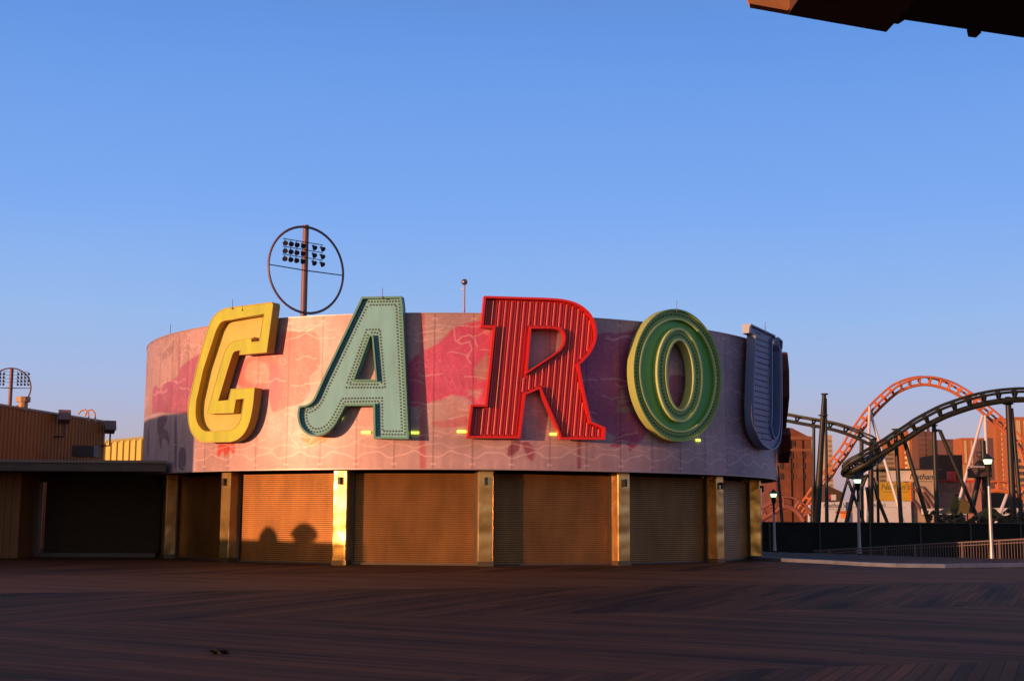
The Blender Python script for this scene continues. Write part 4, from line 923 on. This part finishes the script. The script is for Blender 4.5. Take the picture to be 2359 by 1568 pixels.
facade('apartment_block', Q2, 325, 797, 610, Yb-20, mar, 'apartment block coloured dark maroon as its shaded side, right of the orange one', [(.38, .42, 0, 1, pin, .3)], (7, 18, 1.5, 1.2, .04, .98, .04, .97), mat('shaded_maroon_window', (.16, .085, .075), .5), roofbits=((.05, .2, 3), (.35, .45, 2.5), (.62, .70, 4)))
facade('apartment_block', Q2, 600, 925, 800, Yb-40, pin, 'nearly black apartment block behind the long diagonal coaster leg', [], None)
facade('apartment_block', Q2, 745, 912, 1002, Yb-60, mar, 'apartment block coloured maroon as its shaded side, with grey tan lower floors', [(0, 1, .27, 1, olv, .25)], (5, 14, 1.7, 1.6, .05, .98, .04, .9), mat('grey_window', (.15, .10, .08), .5))
facade('apartment_block', Q2, 985, 893, 1335, Yb-90, bo1, 'orange brick apartment block with tan lower floors between the white coaster legs', [(0, .98, .30, 1, tan, .25), (.10, .20, .03, .28, cream, .25), (.38, .48, .03, .28, cream, .25), (.70, .82, .03, .28, cream, .25)], (6, 14, 1.7, 1.5, .02, .97, .33, .95), mat('amber_window', (.26, .12, .045), .5))
facade('apartment_block', Q2, 1490, 598, 1720, Yb-190, bo1, 'tall orange brick tower with a single column of cream windows', [], (1, 19, 1.9, 1.4, .34, .60, .03, .90), litw)
facade('apartment_block', Q2, 1755, 580, 2100, Yb-230, bo1, 'tall orange brick tower with cream bays, cut by the right picture edge', [(.12, .30, .03, .30, cream, .25), (.44, .62, .03, .30, cream, .25), (.0, 1, .32, 1, tan, .2)], (6, 10, 1.9, 1.6, .02, .97, .36, .92), dwin)
facade('water_tower_stack', Q2, 1372, 895, 1456, 420, mar, 'slim dark maroon tower right behind the nearest lamp head', [], None)
facade('apartment_block', Q1, 892, 850, 962, Yb, mat('pale_tan_brick', (.42, .33, .26), .85), 'slim pale tan tower behind the thick black coaster support', [], (2, 16, 1.6, 1.2, .1, .9, .04, .9), olv)
# old brick building with gable and arched windows
ob_ = empty('brick_factory', tuple(q(Q1, 300, 900, 210)), 'old dark red brick building with a gable and arched window, right of the pavilion', 'building')
brk = mat('old_red_brick', (.17, .05, .022), .85, noise=(.5, .7, 1.2)); Y = 210
m = MB(); P2 = [q(Q1, 100, 900, Y), q(Q1, 290, 742, Y), q(Q1, 360, 745, Y), q(Q1, 625, 880, Y), q(Q1, 655, 900, Y)]; m.prism([[(p.x, p.z) for p in P2]+[(P2[-1].x, -2.5), (P2[0].x, -2.5)]], lambda u, v, w_: (u, Y+12-w_, v), 0, 12); part(m, 'wall', brk, ob_)
m = MB(); a, b_ = q(Q1, 250, 870, Y), q(Q1, 655, 905, Y); m.box((a.x, Y-.4, b_.z-.2), (b_.x, Y-.01, b_.z+.35)); part(m, 'cornice', mat('brick_cornice', (.22, .08, .035), .8), ob_)
aw = mat('factory_window', (.055, .03, .022), .4)
def arch(cx_, cy_, wpx, hpx, rnd=True):
    c = q(Q1, cx_, cy_, Y); wd = wpx/4.3545/S_*Y/FPX; h = hpx/4.3545/S_*Y/FPX; m = MB(); pts = [(-wd/2, -h/2), (wd/2, -h/2)]
    if rnd: pts += [(wd/2*math.cos(math.pi*k/8), h/2-wd/2+wd/2*math.sin(math.pi*k/8)) for k in range(9)]
    else: pts += [(wd/2, h/2), (-wd/2, h/2)]
    m.prism([pts], lambda u, v, w_: (c.x+u, Y-.02-w_, c.z+v), 0, .12); part(m, 'window', aw, ob_)
arch(492, 985, 62, 115); arch(385, 980, 44, 90); arch(620, 975, 40, 90)
for j, yy in enumerate((1160, 1310, 1470)):
    for xx in (200, 270, 355, 450, 535, 610): arch(xx, yy, 44, 95, j == 0)
for sx in (250, 430, 570):
    m = MB(); a = q(Q1, sx-6, 930, Y); m.box((a.x, Y-.3, -2.5), (a.x+.9, Y-.01, a.z)); part(m, 'pilaster', brk, ob_)
m = MB(); a, b_ = q(Q1, 150, 1075, Y), q(Q1, 655, 1095, Y); m.box((a.x, Y-.35, b_.z), (b_.x, Y-.01, b_.z+.4)); part(m, 'string_course', MATS['brick_cornice'], ob_)

# stalls and sign walls of the amusement park
def text_on(root, txt, ctr_, size, mt, shear=.25, yaw=0, sx_=1.0, name='lettering'):
    cu = bpy.data.curves.new('t', 'FONT'); cu.body = txt; cu.size = size; cu.extrude = .01; cu.shear = shear; cu.align_x = 'CENTER'; cu.align_y = 'CENTER'; cu.offset = size*.015
    o = bpy.data.objects.new('t', cu); C.objects.link(o); bpy.context.view_layer.update(); me = bpy.data.meshes.new_from_object(o.evaluated_get(bpy.context.evaluated_depsgraph_get()))
    bpy.data.objects.remove(o); me.materials.clear(); me.materials.append(mt); n = bpy.data.objects.new(name, me); C.objects.link(n); n.parent = root
    n.location = ctr_-Vector(root.location); n.rotation_euler = (math.pi/2, 0, yaw); n.scale = (sx_, 1, 1); return n
def sign_wall(name, Za, x0, y0, x1, y1, Y, mt, label, cat, txt=None, tsize=.5, tpos=.3, tm=None, bar=True, depth=3, to_ground=False, sx_=1.0):
    a, b_ = q(Za, x0, y0, Y), q(Za, x1, y1, Y); z0 = -2.5 if to_ground else b_.z
    t = empty(name, (a.x, Y, z0), label, cat); m = MB(); m.box((a.x, Y, z0), (b_.x, Y+depth, a.z)); part(m, 'panel', mt, t)
    if txt:
        H = a.z-b_.z; cc = Vector(((a.x+b_.x)/2, Y-.03, a.z-H*tpos)); text_on(t, txt, cc, H*tsize, tm, sx_=sx_)
        if bar: m = MB(); m.box((a.x+(b_.x-a.x)*.08, Y-.03, a.z-H*(tpos+tsize*.62)), (b_.x-(b_.x-a.x)*.08, Y-.004, a.z-H*(tpos+tsize*.54))); part(m, 'underline', tm, t)
    return t
beige = mat('beige_stucco', (.40, .29, .21), .8, noise=(.4, .9, 1.08)); white = mat('white_board', (.55, .52, .55), .6, noise=(.6, .92, 1.05)); grn_t = mat('dark_green_lettering', (.05, .06, .045), .7); ylw = mat('mustard_board', (.48, .28, .015), .6, noise=(.6, .9, 1.08)); tl = mat('grey_green_lettering', (.13, .16, .15), .7); rdp = mat('red_sign_paint', (.55, .03, .015), .6); pnk = mat('pink_brick', (.38, .17, .13), .8, noise=(.8, .88, 1.1))
sign_wall('stall_hall', Q4, 250, 64, 590, 770, 200, beige, 'beige stall hall with script lettering under a black parapet', 'building', 'Nathan\'s', .17, .15, grn_t, to_ground=True, depth=8)
m = MB(); hall = [o for o in C.objects if o.name.startswith('stall_hall')][0]; a, b_ = q(Q4, -200, 44, 199.6), q(Q4, 690, 66, 199.6); m.box((a.x, 199.6, b_.z), (b_.x, 208, a.z)); part(m, 'parapet', mat('black_parapet', (.03, .02, .02), .8), hall)
for P_ in ([(250, 350), (300, 370), (430, 520), (480, 640)], [(370, 320), (400, 325), (480, 420), (590, 525)], [(400, 400), (500, 540), (560, 630)], [(250, 510), (320, 600), (400, 740)]):
    m = MB(); m.tube([q(Q4, x, y, 199.7) for x, y in P_], .16, 6); part(m, 'painted_curve', mat('maroon_mural_line', (.20, .08, .06), .7), hall)
m = MB(); a, b_ = q(Q4, 236, 240, 199.5), q(Q4, 252, 770, 199.5); m.box((a.x, 199.5, b_.z), (b_.x, 199.95, a.z)); part(m, 'corner_post', rdp, hall)
sign_wall('white_billboard', Q4, -110, 66, 250, 238, 201, white, 'plain white board above the mustard yellow sign', 'billboard', depth=1)
sign_wall('mustard_billboard', Q3, 1665, 250, 2150, 528, 200.2, ylw, 'mustard yellow sign board with faded green script, right of the black A-frame legs', 'billboard', 'Nathan\'s', .45, .26, mat('faded_green_lettering', (.17, .15, .03), .7), depth=1)
sign_wall('white_stall', Q3, 820, 540, 1170, 770, 198, white, 'white stall wall with dark script low between the black coaster legs', 'stall', 'Nathan\'s', .42, .26, tl, depth=4, to_ground=True)
sign_wall('white_stall', Q3, 1165, 530, 2150, 770, 199, white, 'long white stall wall under the mustard yellow sign', 'stall', 'Nathan\'s', .26, .25, tl, depth=1, to_ground=True)
sign_wall('pink_hall', Q4, 640, 246, 1290, 660, 205, pnk, 'pinkish brick hall with a red parapet behind the coaster legs', 'building', to_ground=True, depth=10)
pk = [o for o in C.objects if o.name.startswith('pink_hall')][0]; m = MB(); a, b_ = q(Q4, 640, 215, 204.8), q(Q4, 1290, 250, 204.8); m.box((a.x, 204.8, b_.z), (b_.x, 215, a.z)); part(m, 'parapet', rdp, pk)
m = MB(); a, b_ = q(Q4, 822, 88, 204), q(Q4, 905, 240, 204); m.box((a.x, 204, b_.z), (b_.x, 206, a.z)); part(m, 'chimney_block', mat('bright_red_paint', (.72, .03, .01), .6), pk)
text_on(pk, 'ORIGINAL', (q(Q4, 880, 330, 204.9)), 2.3, mat('faint_red_lettering', (.30, .12, .09), .8), shear=0)
sign_wall('white_stall', Q4, 478, 645, 1090, 735, 190, white, 'low white stall wall right of the beige hall', 'stall', depth=3)
sign_wall('white_stall', Q4, 1480, 635, 1840, 750, 190, white, 'low white wall behind the right tent slope', 'stall', depth=3)
sign_wall('park_shed', Q4, 600, -160, 1010, 240, 240, pin, 'dark shed with flat roof behind the red parapet', 'shed', to_ground=True, depth=10)
sign_wall('park_shed', Q4, 1440, 370, 1921, 900, 215, mat('dusky_wall', (.09, .055, .04), .9), 'dusky brown shed under the low orange track', 'shed', to_ground=True, depth=6)
# dark hut with sloping roof and white notice
hut = empty('dark_hut', tuple(q(Q3, 950, 500, 150)), 'dark hut with sloping roof and a small white notice, left of the black A-frame', 'hut'); Y = 150
P2 = [q(Q3, 860, 300, Y), q(Q3, 905, 300, Y), q(Q3, 1120, 400, Y), q(Q3, 1120, 540, Y), q(Q3, 860, 540, Y)]; m = MB(); m.prism([[(p.x, p.z) for p in P2]], lambda u, v, w_: (u, Y+4-w_, v), 0, 4); part(m, 'wall', mat('hut_brown', (.07, .035, .02), .9), hut)
m = MB(); a, b_ = q(Q3, 945, 435, Y), q(Q3, 1022, 520, Y); m.box((a.x, Y-.1, b_.z), (b_.x, Y-.01, a.z)); part(m, 'notice', white, hut)
m = MB(); a, b_ = q(Q3, 918, 440, Y), q(Q3, 942, 495, Y); m.box((a.x, Y-.1, b_.z), (b_.x, Y-.01, a.z)); part(m, 'red_notice', rdp, hut)
# ride tower with ring finial
rt = empty('ride_tower', tuple(q(Q4, 1330, 880, 125)), 'black domed ride tower topped by a ring, left of the nearest lamp', 'ride tower'); Y = 125
c = q(Q2, 1243, 1140, Y); m = MB(); rr_ = 38/4.3545/S_*Y/FPX; m.tube([c+Vector((math.cos(2*math.pi*k/20)*rr_, 0, math.sin(2*math.pi*k/20)*rr_)) for k in range(20)], .045, 6, closed=True); m.tube([c+Vector((0, 0, -rr_)), c+Vector((0, 0, rr_))], .04, 6); part(m, 'ring_finial', bx, rt)
zb_ = q(Q2, 1250, 1310, Y).z; cx_ = q(Q2, 1255, 1310, Y).x
m = MB(); m.tube([(cx_, Y, zb_), (cx_, Y, zb_+.2), (cx_, Y, zb_+.38), (cx_, Y, zb_+.5), (cx_, Y, c.z-rr_)], [.50, .46, .28, .10, .10], 14); part(m, 'dome', bx, rt, smooth=True)
m = MB(); a, b_ = q(Q2, 1112, 1318, Y), q(Q2, 1370, 1340, Y); m.box((a.x, Y-.6, b_.z), (b_.x, Y+.6, a.z)); part(m, 'platform', mat('pale_platform', (.35, .33, .42), .6), rt)
m = MB(); a, b_ = q(Q2, 1150, 1345, Y), q(Q2, 1350, 1345, Y); z2 = q(Q4, 1150, 180, Y).z; m.box((a.x, Y-1.5, z2), (b_.x, Y+1.5, b_.z)); part(m, 'housing', pin, rt)
m = MB(); a = q(Q4, 1325, 100, Y); m.tube([(a.x, Y, -2.5), (a.x, Y, a.z+3)], .26, 12); part(m, 'column', bx, rt, smooth=True)
m = MB(); m.tube([q(Q4, 1260, 100, Y), q(Q4, 1130, 700, Y)], .26, 10); part(m, 'brace', bx, rt, smooth=True)
# olive tents and furled parasol
olive = mat('olive_canvas', (.13, .085, .015), .8)
def tent(xl, xa, xr, ya, yb, Y, label):
    l, a, r = q(Q4, xl, yb, Y), q(Q4, xa, ya, Y), q(Q4, xr, yb, Y); t = empty('olive_tent', (a.x, Y, -2.5), label, 'tent', 'olive tents in the park')
    h = (r.x-l.x)/2; cx_ = (l.x+r.x)/2; ap = Vector((a.x, Y, a.z)); cs = [Vector((cx_-h, Y-h, l.z)), Vector((cx_+h, Y-h, l.z)), Vector((cx_+h, Y+h, l.z)), Vector((cx_-h, Y+h, l.z))]; m = MB()
    for k in range(4): m.face([cs[k], cs[(k+1) % 4], ap])
    part(m, 'canopy', olive, t)
    for p in cs: m = MB(); m.tube([p, Vector((p.x, p.y, -2.5))], .08, 6); part(m, 'pole', bx, t)
tent(1140, 1400, 1640, 600, 830, 98, 'olive pointed tent behind the nearest lamp pole'); tent(660, 1000, 1160, 490, 720, 140, 'brown olive tent beside the furled parasol')
fp = empty('furled_parasol', tuple(q(Q4, 880, 900, 96)), 'tall furled olive parasol tied with a strap', 'parasol'); Y = 96
P2 = [(893, 440, .12), (895, 470, .45), (890, 520, .75), (885, 600, .85), (880, 660, .80), (880, 700, .62), (880, 800, .55), (880, 900, .34)]
m = MB(); k_ = Y/FPX; pts = [q(Q4, x, y, Y) for x, y, r in P2]; m.tube(pts, [r*.38 for x, y, r in P2], 12); part(m, 'canopy', mat('olive_green_canvas', (.17, .12, .02), .8, noise=(1.5, .7, 1.2, .3)), fp, smooth=True)
m = MB(); m.tube([q(Q4, 880, 655, Y), q(Q4, 880, 672, Y)], .33, 12); part(m, 'strap', bx, fp); m = MB(); a = q(Q4, 880, 890, Y); m.tube([(a.x, Y, a.z), (a.x, Y, -2.5)], .08, 6); part(m, 'pole', bx, fp)
m = MB(); m.tube([q(Q4, 895, 455, Y), q(Q4, 905, 440, Y), q(Q4, 930, 462, Y)], .12, 6); part(m, 'cap', bx, fp)
# hedge-like clutter line on the park floor
m = MB(); random.seed(9)
for _ in range(5200):
    x = random.uniform(14, 46); Y_ = random.uniform(88, 97); zt_ = random.uniform(-2.5, .9+1.0*math.sin(x*1.3)*.5+1.0*(x > 30)); p = Vector((x, Y_, zt_)); n_ = Vector((random.uniform(-1, 1), random.uniform(-1, 1), random.uniform(-1, 1))).normalized(); u_ = n_.orthogonal()*.11; v_ = n_.cross(u_)
    m.face([p-u_-v_, p+u_-v_, p+u_+v_, p-u_+v_])
tag(m.build('shrubs', mat('dusk_shrub', (.05, .035, .02), .9), recalc=False), kind='stuff')
m = MB(); a, b_ = q(Q3, 1130, 715, 170), q(Q3, 1195, 795, 170); Y = 170; m.box((a.x, Y, b_.z), (b_.x, Y+1.5, a.z)); kp_ = empty('orange_kiosk', ((a.x+b_.x)/2, Y, b_.z), 'small glowing orange kiosk low behind the A-frame legs', 'kiosk')
part(m, 'body', mat('glow_orange', (.8, .25, .02), .5), kp_); m = MB(); m.box((a.x-.5, Y-.5, a.z), (b_.x+.5, Y+2, a.z+.3)); part(m, 'roof', mat('kiosk_roof', (.5, .12, .02), .5), kp_)

lu = empty('leaf_clump', tuple(at_z(757, 2246, 0)), 'small dark clump lying on the boardwalk in the left foreground', 'debris'); m = MB(); random.seed(2)
for _ in range(60):
    p = Vector(lu.location)+Vector((random.gauss(0, .045), random.gauss(0, .022), abs(random.gauss(0, .012))+.006)); n_ = Vector((random.uniform(-1, 1), random.uniform(-1, 1), 1)).normalized(); u_ = n_.orthogonal()*.022; v_ = n_.cross(u_); m.face([p-u_-v_, p+u_-v_, p+u_+v_, p-u_+v_])
part(m, 'leaves', mat('dead_leaves', (.02, .012, .008), .9), lu, recalc=False)
